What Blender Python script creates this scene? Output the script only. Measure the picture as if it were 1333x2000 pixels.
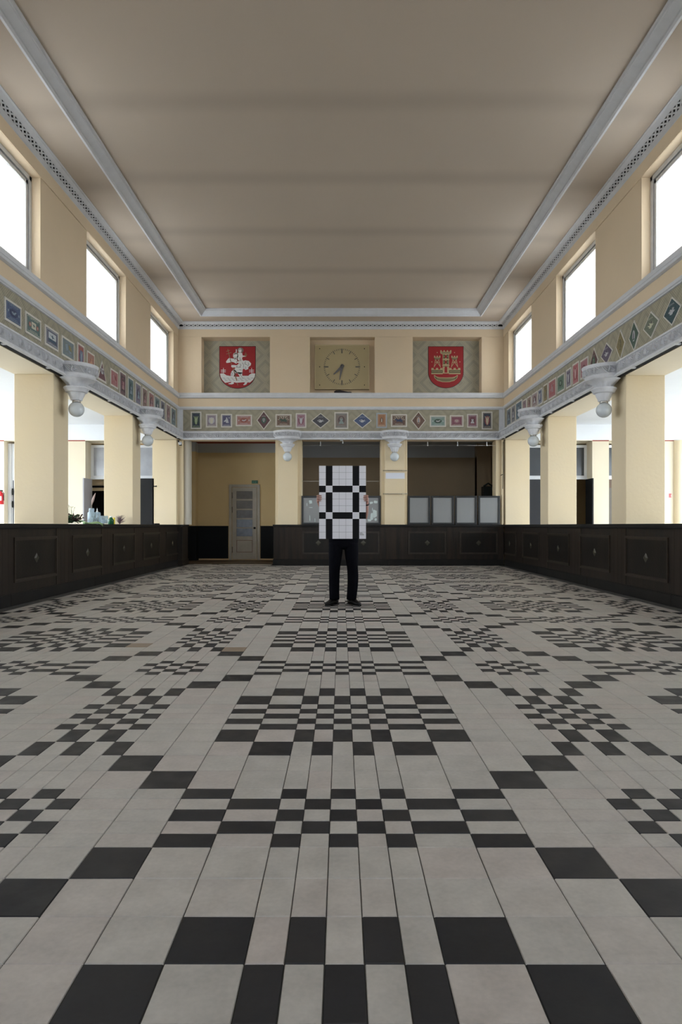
import bpy, math, random
from mathutils import Vector, Matrix
PI = math.pi
random.seed(7)
S = bpy.context.scene
for o in list(bpy.data.objects): bpy.data.objects.remove(o)
COL = S.collection

# ------------------------------------------------------------------ camera
F, HZ, UX, CH = 1297.0, 1026.5, 666.6, 1.09      # focal length in px, horizon row, vanishing column, camera height
cam = bpy.data.cameras.new('camera'); co = bpy.data.objects.new('camera', cam); COL.objects.link(co)
co.location = (0, 0, CH); co.rotation_euler = (PI/2, 0, 0)
cam.sensor_fit = 'VERTICAL'; cam.sensor_height = 36; cam.sensor_width = 24
cam.lens = F/2000*36; cam.shift_y = (HZ-1000)/2000; cam.clip_start = 0.05; cam.clip_end = 200
S.camera = co

# ------------------------------------------------------------------ world (overcast sky over grey ground)
w = bpy.data.worlds.new('sky'); S.world = w; w.use_nodes = True
nt = w.node_tree; nt.nodes.clear()
out = nt.nodes.new('ShaderNodeOutputWorld'); bg = nt.nodes.new('ShaderNodeBackground')
tc = nt.nodes.new('ShaderNodeTexCoord'); sp = nt.nodes.new('ShaderNodeSeparateXYZ'); cr = nt.nodes.new('ShaderNodeValToRGB')
mr = nt.nodes.new('ShaderNodeMapRange'); mr.inputs[1].default_value = -0.2; mr.inputs[2].default_value = 1
nt.links.new(tc.outputs['Generated'], sp.inputs[0]); nt.links.new(sp.outputs[2], mr.inputs[0]); nt.links.new(mr.outputs[0], cr.inputs[0])
e = cr.color_ramp.elements
e[0].position = 0.10; e[0].color = (.40, .39, .37, 1); e[1].position = 1; e[1].color = (.96, .97, 1.0, 1)
m_ = e.new(.19); m_.color = (.90, .90, .90, 1)
nt.links.new(cr.outputs[0], bg.inputs[0]); nt.links.new(bg.outputs[0], out.inputs[0])
bg.inputs[1].default_value = 13.0

S.view_settings.view_transform = 'Standard'; S.view_settings.look = 'None'
S.view_settings.gamma = 1; S.view_settings.use_curve_mapping = False
S.view_settings.exposure = 0.35

def portal(cx, cy, cz, w_, h_, nx):                # marks a window opening so the sky is sampled through it
    l = bpy.data.lights.new('sky_portal', 'AREA'); l.shape = 'RECTANGLE'; l.size = w_; l.size_y = h_                     # width along the wall, height
    l.cycles.is_portal = True
    o = bpy.data.objects.new('sky_portal', l); COL.objects.link(o); o.location = (cx, cy, cz)
    o.rotation_euler = (PI/2, 0, PI/2 if nx > 0 else -PI/2)       # local -Z towards +x / -x
    o.rotation_euler = Vector((nx, 0 if nx else 1, 0)).to_track_quat('-Z', 'Y').to_euler()

# ------------------------------------------------------------------ helpers
def X(u, d): return (u-UX)*d/F
def Z(v, d): return CH+(HZ-v)*d/F

class MB:
    def __init__(s): s.v = []; s.f = []; s.m = []; s.sm = []
    def add(s, vs, fs, mi=0, smooth=False):
        b = len(s.v); s.v += [tuple(p) for p in vs]
        for f in fs: s.f.append(tuple(b+i for i in f)); s.m.append(mi); s.sm.append(smooth)
    def box(s, x0, y0, z0, x1, y1, z1, mi=0):
        x0, x1 = sorted((x0, x1)); y0, y1 = sorted((y0, y1)); z0, z1 = sorted((z0, z1))
        s.add([(x0,y0,z0),(x1,y0,z0),(x1,y1,z0),(x0,y1,z0),(x0,y0,z1),(x1,y0,z1),(x1,y1,z1),(x0,y1,z1)],
              [(0,3,2,1),(4,5,6,7),(0,1,5,4),(1,2,6,5),(2,3,7,6),(3,0,4,7)], mi); return s
    def frame(s, x0, z0, x1, z1, t, y0, y1, mi=0):   # rectangular frame in the xz plane
        s.box(x0,y0,z0,x1,y1,z0+t,mi); s.box(x0,y0,z1-t,x1,y1,z1,mi)
        s.box(x0,y0,z0+t,x0+t,y1,z1-t,mi); s.box(x1-t,y0,z0+t,x1,y1,z1-t,mi); return s
    def plate(s, poly, y0, y1, mi=0):                # polygon (x,z) extruded in y, front at y0 (< y1)
        a = sum(poly[i][0]*poly[(i+1) % len(poly)][1]-poly[(i+1) % len(poly)][0]*poly[i][1] for i in range(len(poly)))
        if a < 0: poly = poly[::-1]
        n = len(poly)
        s.add([(x,y0,z) for x,z in poly]+[(x,y1,z) for x,z in poly],
              [tuple(range(n)), tuple(range(2*n-1,n-1,-1))]+[(i,n+i,n+(i+1)%n,(i+1)%n) for i in range(n)], mi); return s
    def lathe(s, prof, c=(0,0,0), seg=24, a0=0, a1=2*PI, mi=0, smooth=True, flute=0):
        full = abs(a1-a0-2*PI) < 1e-6; n = seg if full else seg+1
        if len(prof) > 3:                            # split the smooth shading at sharp profile corners
            for k in range(1, len(prof)-1):
                p_, q_, r_ = prof[k-1], prof[k], prof[k+1]
                t1 = math.atan2(q_[1]-p_[1], q_[0]-p_[0]); t2 = math.atan2(r_[1]-q_[1], r_[0]-q_[0])
                if abs((t2-t1+PI) % (2*PI)-PI) > .6:
                    s.lathe(prof[:k+1] if k+1 > 1 else prof, c, seg, a0, a1, mi, smooth, flute)
                    return s.lathe(prof[k:], c, seg, a0, a1, mi, smooth, flute)
        vs = []
        for k, pr in enumerate(prof):
            r, z = pr[0], pr[1]; fl = pr[2] if len(pr) > 2 else 0
            for i in range(n):
                a = a0+(a1-a0)*i/seg
                rr = r*(1-fl*(0.5+0.5*math.cos(a*flute))) if flute else r
                vs.append((c[0]+rr*math.cos(a), c[1]+rr*math.sin(a), c[2]+z))
        fs = []
        for k in range(len(prof)-1):
            for i in range(seg):
                j = (i+1) % n
                fs.append((k*n+i, k*n+j, (k+1)*n+j, (k+1)*n+i))
        s.add(vs, fs, mi, smooth); return s
    def tube(s, pts, r, seg=8, mi=0, caps=True, smooth=True):
        pts = [Vector(p) for p in pts]; rs = r if isinstance(r, (list, tuple)) else [r]*len(pts)
        vs = []
        for i, p in enumerate(pts):
            d = (pts[min(i+1,len(pts)-1)]-pts[max(i-1,0)]).normalized()
            up = Vector((0,0,1)) if abs(d.z) < .9 else Vector((1,0,0))
            a = d.cross(up).normalized(); b = a.cross(d)
            for k in range(seg):
                t = 2*PI*k/seg; vs.append(p+a*math.cos(t)*rs[i]+b*math.sin(t)*rs[i])
        fs = [(i*seg+k, i*seg+(k+1)%seg, (i+1)*seg+(k+1)%seg, (i+1)*seg+k) for i in range(len(pts)-1) for k in range(seg)]
        if caps: fs += [tuple(range(seg))[::-1], tuple((len(pts)-1)*seg+k for k in range(seg))]
        s.add(vs, fs, mi, smooth); return s
    def ball(s, c, r, seg=16, rings=10, mi=0, sz=1):
        prof = [(max(1e-4, r*math.sin(PI*k/rings)), -r*sz*math.cos(PI*k/rings)) for k in range(rings+1)]
        return s.lathe(prof, c, seg, mi=mi)
    def ridge(s, path, wd, ht, fn, mi=0):            # raised tapered ridge along a path of (s,z); fn maps (s,z,n)
        n = len(path); vs = []
        for i, (a, z) in enumerate(path):
            a1, z1 = path[min(i+1,n-1)]; a2, z2 = path[max(i-1,0)]
            dx, dz = a1-a2, z1-z2; L = math.hypot(dx, dz) or 1; nx, nz = -dz/L, dx/L
            t = math.sin(PI*(i+.35)/(n-.3)); ww = wd*t/2
            vs += [fn(a+nx*ww, z+nz*ww, 0), fn(a, z, ht*t), fn(a-nx*ww, z-nz*ww, 0)]
        fs = []
        for i in range(n-1):
            for k in range(2): fs.append((i*3+k, i*3+k+1, (i+1)*3+k+1, (i+1)*3+k))
        s.add(vs, fs, mi); return s
    def mesh(s, name, mats):
        me = bpy.data.meshes.new(name); me.from_pydata(s.v, [], s.f); 
        for m in (mats if isinstance(mats, (list, tuple)) else [mats]): me.materials.append(m)
        me.polygons.foreach_set('material_index', s.m); me.polygons.foreach_set('use_smooth', s.sm); me.update()
        return me
    def build(s, name, mats, parent=None, bevel=0, **kw):
        o = bpy.data.objects.new(name, s.mesh(name, mats)); COL.objects.link(o)
        if parent: o.parent = parent
        if bevel:
            b = o.modifiers.new('bevel', 'BEVEL'); b.width = bevel; b.segments = 2; b.limit_method = 'ANGLE'
        for k, v in kw.items(): o[k] = v
        return o
def empty(name, loc=(0,0,0), rz=0, **kw):
    o = bpy.data.objects.new(name, None); COL.objects.link(o); o.location = loc; o.rotation_euler = (0,0,rz)
    for k, v in kw.items(): o[k] = v
    return o
def struct(o): o['kind'] = 'structure'; return o
def put(me, name, parent=None, loc=(0,0,0), rz=0):
    o = bpy.data.objects.new(name, me); COL.objects.link(o); o.location = loc; o.rotation_euler = (0,0,rz)
    if parent: o.parent = parent
    return o

# ------------------------------------------------------------------ materials
MATS = {}
def mat(name, col, rough=.6, spec=.5, metal=0, noise=None, bump=None, var=0):
    """noise = (scale, amount, second colour); bump = (scale, strength)"""
    if name in MATS: return MATS[name]
    m = bpy.data.materials.new(name); m.use_nodes = True; n = m.node_tree; b = n.nodes['Principled BSDF']
    b.inputs['Base Color'].default_value = (*col, 1); b.inputs['Roughness'].default_value = rough
    b.inputs['Metallic'].default_value = metal; b.inputs['Specular IOR Level'].default_value = spec
    t = n.nodes.new('ShaderNodeTexCoord')
    if noise:
        ns = n.nodes.new('ShaderNodeTexNoise'); ns.inputs['Scale'].default_value = noise[0]; ns.inputs['Detail'].default_value = 5
        if len(noise) > 3:
            mp = n.nodes.new('ShaderNodeMapping'); mp.inputs['Scale'].default_value = noise[3]
            n.links.new(t.outputs['Object'], mp.inputs[0]); n.links.new(mp.outputs[0], ns.inputs[0])
        else: n.links.new(t.outputs['Object'], ns.inputs[0])
        r = n.nodes.new('ShaderNodeMapRange'); r.inputs[1].default_value = .35; r.inputs[2].default_value = .7
        r.inputs[4].default_value = noise[1]; n.links.new(ns.outputs[0], r.inputs[0])
        mx = n.nodes.new('ShaderNodeMix'); mx.data_type = 'RGBA'; mx.inputs[6].default_value = (*col, 1); mx.inputs[7].default_value = (*noise[2], 1)
        n.links.new(r.outputs[0], mx.inputs[0]); n.links.new(mx.outputs[2], b.inputs['Base Color'])
    if bump:
        nb = n.nodes.new('ShaderNodeTexNoise'); nb.inputs['Scale'].default_value = bump[0]; nb.inputs['Detail'].default_value = 6
        n.links.new(t.outputs['Object'], nb.inputs[0])
        bp = n.nodes.new('ShaderNodeBump'); bp.inputs['Strength'].default_value = bump[1]; bp.inputs['Distance'].default_value = .01
        n.links.new(nb.outputs[0], bp.inputs['Height']); n.links.new(bp.outputs[0], b.inputs['Normal'])
    MATS[name] = m; return m

WALL  = mat('cream_plaster', (.76,.61,.40), .75, .3, noise=(.9,.55,(.67,.545,.37)), bump=(14,.25))
WALLU = mat('upper_cream_plaster', (.76,.61,.43), .75, .3, noise=(.8,.6,(.69,.565,.40)), bump=(14,.25))
PILL  = mat('pillar_plaster', (.74,.61,.40), .7, .3, noise=(1.3,.6,(.70,.59,.42)), bump=(20,.2))
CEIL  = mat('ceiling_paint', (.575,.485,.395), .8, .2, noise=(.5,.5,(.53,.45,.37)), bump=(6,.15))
def cross_bands(m):
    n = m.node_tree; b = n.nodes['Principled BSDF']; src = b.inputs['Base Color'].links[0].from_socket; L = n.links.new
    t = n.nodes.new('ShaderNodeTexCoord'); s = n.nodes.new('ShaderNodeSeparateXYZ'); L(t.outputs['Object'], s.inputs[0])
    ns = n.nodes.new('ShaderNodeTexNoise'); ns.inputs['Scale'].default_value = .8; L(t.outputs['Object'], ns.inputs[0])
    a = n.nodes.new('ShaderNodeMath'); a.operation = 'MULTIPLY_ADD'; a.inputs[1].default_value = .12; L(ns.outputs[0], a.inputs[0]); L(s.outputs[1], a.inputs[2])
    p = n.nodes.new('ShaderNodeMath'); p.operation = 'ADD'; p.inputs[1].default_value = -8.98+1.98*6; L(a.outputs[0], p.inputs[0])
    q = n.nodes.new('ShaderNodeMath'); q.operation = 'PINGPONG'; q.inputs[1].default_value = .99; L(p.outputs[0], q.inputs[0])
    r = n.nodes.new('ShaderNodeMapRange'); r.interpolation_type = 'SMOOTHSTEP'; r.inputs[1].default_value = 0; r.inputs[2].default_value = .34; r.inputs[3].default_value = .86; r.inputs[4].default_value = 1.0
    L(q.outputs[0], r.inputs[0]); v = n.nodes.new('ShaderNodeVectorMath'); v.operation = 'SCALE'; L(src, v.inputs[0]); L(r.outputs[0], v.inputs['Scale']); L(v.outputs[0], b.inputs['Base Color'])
cross_bands(CEIL)                                   # evenly spaced soft darker bands across the ceiling colour
WHITE = mat('white_ceiling_paint', (.80,.82,.84), .8, .2, noise=(1.5,.4,(.74,.77,.80)))
TRIM  = mat('trim_paint', (.68,.69,.72), .5, .4, noise=(6,.5,(.58,.59,.61)), bump=(30,.15))
ORN   = mat('ornament_paint', (.73,.735,.76), .5, .4, noise=(9,.6,(.55,.55,.57)), bump=(30,.2))
FRAMEW= mat('window_frame_paint', (.64,.64,.64), .5, .4, noise=(12,.5,(.52,.51,.48)))
ORND = mat('recess_shade_paint', (.50,.505,.53), .7, .2, noise=(12,.7,(.36,.36,.37)))  # darker ground colour stands in for shade in the relief grooves
DARK  = mat('shadow_gap', (.02,.02,.02), .9, .1)
WOOD  = mat('dark_stained_oak', (.011,.0085,.0065), .42, .25, noise=(7,.9,(.026,.017,.011),(1,1,.06)), bump=(60,.25))
WOODP = mat('dark_veneer', (.007,.006,.005), .36, .25, noise=(5,.8,(.018,.013,.009),(1,1,.15)), bump=(40,.2))
WOODM = mat('moulding_wood', (.022,.016,.011), .35, .35, noise=(14,.8,(.042,.030,.020)))
WOODS = mat('skirting_wood', (.009,.0085,.008), .5, .2, noise=(3,.8,(.016,.014,.012)))
INLAY = mat('inlay_wood', (.05,.045,.03), .3, .5)
REDP  = mat('red_line_paint', (.30,.07,.045), .7, .2)
GREYW = mat('grey_wall_paint', (.50,.51,.53), .8, .2)
OCHRE = mat('passage_plaster', (.70,.54,.30), .8, .2, noise=(1.2,.5,(.62,.48,.27)), bump=(10,.2))
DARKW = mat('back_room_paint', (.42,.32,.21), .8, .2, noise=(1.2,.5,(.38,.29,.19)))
PASSW = mat('door_paint', (.44,.41,.36), .5, .4, noise=(5,.6,(.34,.31,.26)), bump=(30,.2))
BLACKW= mat('black_dado', (.006,.007,.009), .6, .15)
BLACK = mat('black_paint', (.010,.010,.010), .55, .2)
METAL = mat('brushed_metal', (.45,.43,.40), .35, .5, 1)
BRASS = mat('old_brass', (.42,.36,.26), .4, .5, .7)
GLOBE = mat('opal_glass', (.62,.66,.68), .08, .6)
WOODF = mat('passage_boards', (.10,.07,.04), .5, .4)
GLASSD= mat('dark_glass', (.06,.065,.07), .15, .35)
GLASSG= mat('reflection_tinted_glass', (.42,.43,.46), .15, .6, noise=(3,.8,(.30,.31,.33)))  # pale window reflections put into the pane colour

def glass_thin(name, veil, tint=(.9,.95,1), tl=(.85,.9,.95)):
    m = bpy.data.materials.new(name); m.use_nodes = True; n = m.node_tree; n.nodes.clear()
    o = n.nodes.new('ShaderNodeOutputMaterial'); a = n.nodes.new('ShaderNodeBsdfTransparent'); b = n.nodes.new('ShaderNodeBsdfTranslucent')
    g = n.nodes.new('ShaderNodeBsdfGlossy'); g.inputs['Roughness'].default_value = .1
    a.inputs[0].default_value = (*tint,1); b.inputs[0].default_value = (*tl,1)
    t = n.nodes.new('ShaderNodeTexCoord'); ns = n.nodes.new('ShaderNodeTexNoise'); ns.inputs['Scale'].default_value = 2.5
    r = n.nodes.new('ShaderNodeMapRange'); r.inputs[3].default_value = veil-.12; r.inputs[4].default_value = veil+.12
    n.links.new(t.outputs['Object'], ns.inputs[0]); n.links.new(ns.outputs[0], r.inputs[0])
    x = n.nodes.new('ShaderNodeMixShader'); n.links.new(r.outputs[0], x.inputs[0]); n.links.new(a.outputs[0], x.inputs[1]); n.links.new(b.outputs[0], x.inputs[2])
    y = n.nodes.new('ShaderNodeMixShader'); y.inputs[0].default_value = .04; n.links.new(x.outputs[0], y.inputs[1]); n.links.new(g.outputs[0], y.inputs[2])
    n.links.new(y.outputs[0], o.inputs[0]); return m
FROST = glass_thin('frosted_glass', .45, (.68,.70,.71), (.62,.65,.67))
CLEAR = glass_thin('clear_glass', .13)

def tile_mat(name, c1, c2, c3, rough):
    m = bpy.data.materials.new(name); m.use_nodes = True; n = m.node_tree; b = n.nodes['Principled BSDF']; L = n.links.new
    at = n.nodes.new('ShaderNodeAttribute'); at.attribute_name = 'rnd'; oi = n.nodes.new('ShaderNodeObjectInfo')
    ad = n.nodes.new('ShaderNodeMath'); ad.operation = 'ADD'; L(at.outputs['Fac'], ad.inputs[0]); L(oi.outputs['Random'], ad.inputs[1])
    fr = n.nodes.new('ShaderNodeMath'); fr.operation = 'FRACT'; L(ad.outputs[0], fr.inputs[0])
    cr = n.nodes.new('ShaderNodeValToRGB'); e = cr.color_ramp.elements
    e[0].color = (*c1,1); e[1].color = (*c3,1); q = e.new(.5); q.color = (*c2,1); L(fr.outputs[0], cr.inputs[0])
    t = n.nodes.new('ShaderNodeNewGeometry'); ns = n.nodes.new('ShaderNodeTexNoise'); ns.inputs['Scale'].default_value = 9; ns.inputs['Detail'].default_value = 8
    L(t.outputs['Position'], ns.inputs[0])
    n2 = n.nodes.new('ShaderNodeTexNoise'); n2.inputs['Scale'].default_value = 60; n2.inputs['Detail'].default_value = 4; L(t.outputs['Position'], n2.inputs[0])
    am = n.nodes.new('ShaderNodeMath'); am.operation = 'MULTIPLY_ADD'; am.inputs[1].default_value = .5; L(n2.outputs[0], am.inputs[0]); L(ns.outputs[0], am.inputs[2])
    r = n.nodes.new('ShaderNodeMapRange'); r.inputs[1].default_value = .5; r.inputs[2].default_value = 1.0; r.inputs[3].default_value = .84; r.inputs[4].default_value = 1.12
    L(am.outputs[0], r.inputs[0])
    mx = n.nodes.new('ShaderNodeVectorMath'); mx.operation = 'SCALE'; L(cr.outputs[0], mx.inputs[0]); L(r.outputs[0], mx.inputs['Scale']); L(mx.outputs[0], b.inputs['Base Color'])
    r2 = n.nodes.new('ShaderNodeMapRange'); r2.inputs[1].default_value = .3; r2.inputs[2].default_value = .7; r2.inputs[3].default_value = rough-.08; r2.inputs[4].default_value = rough+.12
    L(ns.outputs[0], r2.inputs[0]); L(r2.outputs[0], b.inputs['Roughness'])
    bp = n.nodes.new('ShaderNodeBump'); bp.inputs['Strength'].default_value = .12; bp.inputs['Distance'].default_value = .004
    L(am.outputs[0], bp.inputs['Height']); L(bp.outputs[0], b.inputs['Normal'])
    return m
TL = tile_mat('light_cement_tile', (.445,.425,.395), (.485,.46,.425), (.475,.43,.40), .5)
TD = tile_mat('black_cement_tile', (.017,.017,.020), (.024,.024,.027), (.031,.030,.032), .5)
TD.node_tree.nodes['Principled BSDF'].inputs['Specular IOR Level'].default_value = .22
TB = mat('brown_cement_tile', (.27,.20,.14), .5)
TG = tile_mat('grey_border_tile', (.09,.088,.085), (.10,.098,.092), (.115,.11,.10), .5)
GROUT = mat('grout', (.05,.047,.042), .9, .1)

def weave_mat(name, P, off=(0,0), light=(.43,.385,.285), dark=(.22,.215,.165), usex=True):
    """woven pattern of nested diamonds over a fine cross hatch; object coords in metres (horizontal axis x, or y for side walls)"""
    m = bpy.data.materials.new(name); m.use_nodes = True; n = m.node_tree; b = n.nodes['Principled BSDF']; L = n.links.new
    b.inputs['Roughness'].default_value = .75
    def M(op, a, c=None, d=None):
        k = n.nodes.new('ShaderNodeMath'); k.operation = op
        for i, v in enumerate((a, c, d)):
            if v is None: continue
            if isinstance(v, (int, float)): k.inputs[i].default_value = v
            else: L(v, k.inputs[i])
        return k.outputs[0]
    t = n.nodes.new('ShaderNodeTexCoord'); s = n.nodes.new('ShaderNodeSeparateXYZ'); L(t.outputs['Object'], s.inputs[0])
    h = M('ADD', s.outputs[0 if usex else 1], off[0]); z = M('ADD', s.outputs[2], off[1])
    th = M('PINGPONG', h, P/2); tz = M('PINGPONG', z, P/2)
    d = M('ADD', th, tz)                                      # diamond distance
    k = M('FRACT', M('MULTIPLY', d, 3.0/P*1.0))
    band = M('GREATER_THAN', k, .62); band2 = M('GREATER_THAN', M('FRACT', M('MULTIPLY', d, 6.0/P)), .8)
    fine1 = M('FRACT', M('MULTIPLY', M('ADD', h, z), 23)); fine2 = M('FRACT', M('MULTIPLY', M('SUBTRACT', h, z), 23))
    hatch = M('MAXIMUM', M('LESS_THAN', fine1, .28), M('LESS_THAN', fine2, .28))
    v = M('ADD', M('MULTIPLY', hatch, .50), M('MULTIPLY', M('MAXIMUM', band, M('MULTIPLY', band2, .7)), .30))
    mx = n.nodes.new('ShaderNodeMix'); mx.data_type = 'RGBA'; mx.inputs[6].default_value = (*light,1); mx.inputs[7].default_value = (*dark,1)
    L(v, mx.inputs[0]); L(mx.outputs[2], b.inputs['Base Color']); return m

# ------------------------------------------------------------------ dimensions
XW, XO = 4.48, 5.11            # inner and outer face of the arcade walls
YB = 18.25                     # upper back wall
ZS, ZC, ZP = 3.46, 6.65, 6.79  # soffit, perimeter ceiling, raised ceiling field
ZA = 3.87                      # aisle ceiling
AX = 10.4                      # outer wall of the aisles
YE = 18.3                      # end wall of the aisles
YF = -6.4                      # wall behind the camera
WIN = [(15.61-3.925*k, 17.74-3.925*k) for k in range(4)]
PIL = [10.37-3.94*k for k in (1,2,3,4)][::-1]+[10.37, 14.30]  # near faces of the pillars, 0.55 deep

# ------------------------------------------------------------------ floor
fl = MB(); fl.box(-AX, YF, -.12, AX, 22.4, -.004)
floor = struct(fl.build('floor', GROUT))
AF = mat('aisle_floor', (.58,.55,.50), .5, .5, noise=(2,.4,(.50,.47,.43)))
for sg in (-1,1):
    m = MB(); m.box(sg*5.0, YF, -.01, sg*AX, YE, .002); struct(m.build('floor', AF))
s_ = .2
base = [('A','h'),('B','h'),('A','h')]
right = ['Bh','Ah','B','A','D','C']+['Bh','Ah','Bh','Ah','Bh']+['C','D','A','B']+['Ah','Bh','Ah','Bh','Ah']+['B','A','D','C']+['Bh','Ah','Bh','Ah','Bh','C']
cols = [(-.25, .25, 'A')]
x = .25
for t in right:
    wd = .5 if t.endswith('h') else 1
    if t == 'C' and x > 20: wd = .65
    cols.append((x, x+wd, t[0])); cols.append((-x-wd, -x, t[0])); x += wd
EDGE = x
per = [('A',1),('B',1),('C',1),('D',1)]+[('A',.5),('B',.5),('A',.5),('B',.5),('A',.5)]+[('D',1),('C',1),('B',1),('A',1)]+[('B',.5),('A',.5),('B',.5),('A',.5),('B',.5)]
rows = []; p = -1-39.0; i = 0
while p < 84.6:
    t, wd = per[i % len(per)]; rows.append((p, p+wd, t)); p += wd; i += 1
XOFF = .009
tiles = []
for (c0, c1, ct) in cols:
    for (r0, r1, rt) in rows:
        x0, x1, y0, y1 = c0*s_+XOFF, c1*s_+XOFF, (8.26+r0)*s_, (8.26+r1)*s_
        if y1 > 18.105 and x1 > -1.84: 
            if y0 > 18.0: continue
            y1 = 18.105
        d = max(y0, .2); area = 0
        if y1 > 1.35:
            uu = [UX+F*q/max(y1, .3) for q in (x0, x1)]
            if max(uu) > 0 and min(uu) < 1333: area = F*(x1-x0)/((y0+y1)/2)*F*CH*(1/max(y0,.7)-1/y1)
        tiles.append((area, x0, x1, y0, y1, ct == rt))
# grey border strips and the strip past the back counter's end
for sgn in (-1, 1):
    for (r0, r1, rt) in rows:
        y0, y1 = (8.26+r0)*s_, (8.26+r1)*s_
        if y0 > 17.95: continue
        a, b = sorted((sgn*EDGE*s_+XOFF, sgn*4.448)); tiles.append((0, a, b, y0, min(y1,18.09), 'G'))
tiles.sort(key=lambda t: -t[0])
G_ = .0011
tm = {}
def tile_mesh(wx, wy, dk):
    k = (round(wx,3), round(wy,3), dk)
    if k not in tm:
        m = MB(); a, b = wx/2-G_, wy/2-G_; c = .002
        m.add([(-a,-b,-.004),(a,-b,-.004),(a,b,-.004),(-a,b,-.004),(-a+c,-b+c,0),(a-c,-b+c,0),(a-c,b-c,0),(-a+c,b-c,0)],
              [(4,5,6,7),(0,1,5,4),(1,2,6,5),(2,3,7,6),(3,0,4,7)])
        tm[k] = m.mesh('tile', TD if dk else TL)
    return tm[k]
for (ar, x0, x1, y0, y1, dk) in tiles[:300]:
    o = put(tile_mesh(x1-x0, y1-y0, dk), 'tile', floor, ((x0+x1)/2, (y0+y1)/2, random.uniform(-.0005,.0005)))
    o.rotation_euler = (random.gauss(0,.0015), random.gauss(0,.0015), random.gauss(0,.001))
vs = []; fs = []; ms = []; rn = []
BROWN = [(X(462,5.75), CH*F/(1270-HZ)), (X(250,5.9), CH*F/(1261-HZ)), (X(232,5.9), CH*F/(1261-HZ))]
for (ar, x0, x1, y0, y1, dk) in tiles[300:]:
    b = len(vs); z = random.uniform(-.0005,.0004); c = .0015; g = G_; q = random.random()
    vs += [(x0+g,y0+g,-.004),(x1-g,y0+g,-.004),(x1-g,y1-g,-.004),(x0+g,y1-g,-.004),(x0+g+c,y0+g+c,z),(x1-g-c,y0+g+c,z),(x1-g-c,y1-g-c,z),(x0+g+c,y1-g-c,z)]
    mi = 3 if dk == 'G' else (1 if dk else 0)
    if dk is False and any(x0 <= bx <= x1 and y0 <= by <= y1 for bx, by in BROWN): mi = 2
    for f in [(4,5,6,7),(0,1,5,4),(1,2,6,5),(2,3,7,6),(3,0,4,7)]: fs.append(tuple(b+k for k in f)); ms.append(mi); rn.append(q)
me = bpy.data.meshes.new('far_tiles'); me.from_pydata(vs, [], fs)
for m in (TL, TD, TB, TG): me.materials.append(m)
me.polygons.foreach_set('material_index', ms)
at = me.attributes.new('rnd', 'FLOAT', 'FACE'); at.data.foreach_set('value', rn)
ft = put(me, 'tile_field', floor); ft['kind'] = 'stuff'

# ------------------------------------------------------------------ ceilings
c = MB()
TX0, TX1, TY0, TY1 = 3.56, 3.71, 17.41, 17.56       # moulding: raised field edge / outer edge
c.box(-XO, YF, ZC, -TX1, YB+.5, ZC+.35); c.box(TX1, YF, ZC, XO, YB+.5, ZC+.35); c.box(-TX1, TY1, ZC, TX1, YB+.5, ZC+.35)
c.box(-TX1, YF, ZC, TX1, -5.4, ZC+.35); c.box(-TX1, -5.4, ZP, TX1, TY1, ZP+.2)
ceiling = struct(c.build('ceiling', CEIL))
def sweep(prof, path, mats, name, closed=False):
    """prof = (inward offset from wall, z); path of corner points with inward mitre directions"""
    m = MB(); n = len(prof); vs = []
    for (px, py, dx, dy) in path:
        for (o_, z_) in prof: vs.append((px+dx*o_, py+dy*o_, z_))
    fs = [(i*n+k, i*n+k+1, (i+1)*n+k+1, (i+1)*n+k) for i in range(len(path)-1) for k in range(n-1)]
    m.add(vs, fs); return struct(m.build(name, mats))
Upath = [(-XW, YF, 1, 0), (-XW, YB, 1, -1), (XW, YB, -1, -1), (XW, YF, -1, 0)]
# raised-ceiling moulding (trim_1), measured from its outer edge
tp = [(-TX1, YF+1, 1, 0), (-TX1, TY1, 1, -1), (TX1, TY1, -1, -1), (TX1, YF+1, -1, 0)]
sweep([(-.012,ZC),(-.012,ZC-.03),(.022,ZC-.036),(.03,ZC-.012),(.034,ZC+.004),(.05,ZC+.012),(.06,ZC+.022),(.125,ZC+.075),(.135,ZC+.078),(.14,ZC+.095),(.158,ZC+.10),(.158,ZP)], tp, TRIM, 'trim_1')
# cornice with pierced lattice strip (trim_2)
O0, Z0, O1, Z1 = .012, 6.49, .165, ZC-.004
def cz(t): return (O0+(O1-O0)*t, Z0+(Z1-Z0)*t)
nx_, nz_ = (Z1-Z0), -(O1-O0); Ln = math.hypot(nx_, nz_); nx_, nz_ = nx_/Ln, nz_/Ln       # normal pointing into the hall
rec = lambda t, d: (cz(t)[0]-nx_*d, cz(t)[1]-nz_*d)
cor = [(0,6.475),(O0,6.475),cz(0),cz(.08),cz(.30),rec(.30,.018),rec(.62,.018),cz(.62),cz(.92),(O1,ZC-.018),(O1+.018,ZC-.014),(O1+.018,ZC)]
trim2 = sweep(cor, Upath, [TRIM], 'trim_2')
gap = MB(); n_ = []
def strip(m, t0, t1, d, path, mi=0):
    vs = []
    for (px,py,dx,dy) in path:
        for t in (t0, t1): o_, z_ = rec(t, d); vs.append((px+dx*o_, py+dy*o_, z_))
    m.add(vs, [(i*2, i*2+1, (i+1)*2+1, (i+1)*2) for i in range(len(path)-1)], mi)
strip(gap, .31, .61, .016, Upath)
gap.build('vent_slot', DARK, trim2)
lat = MB()
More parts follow.
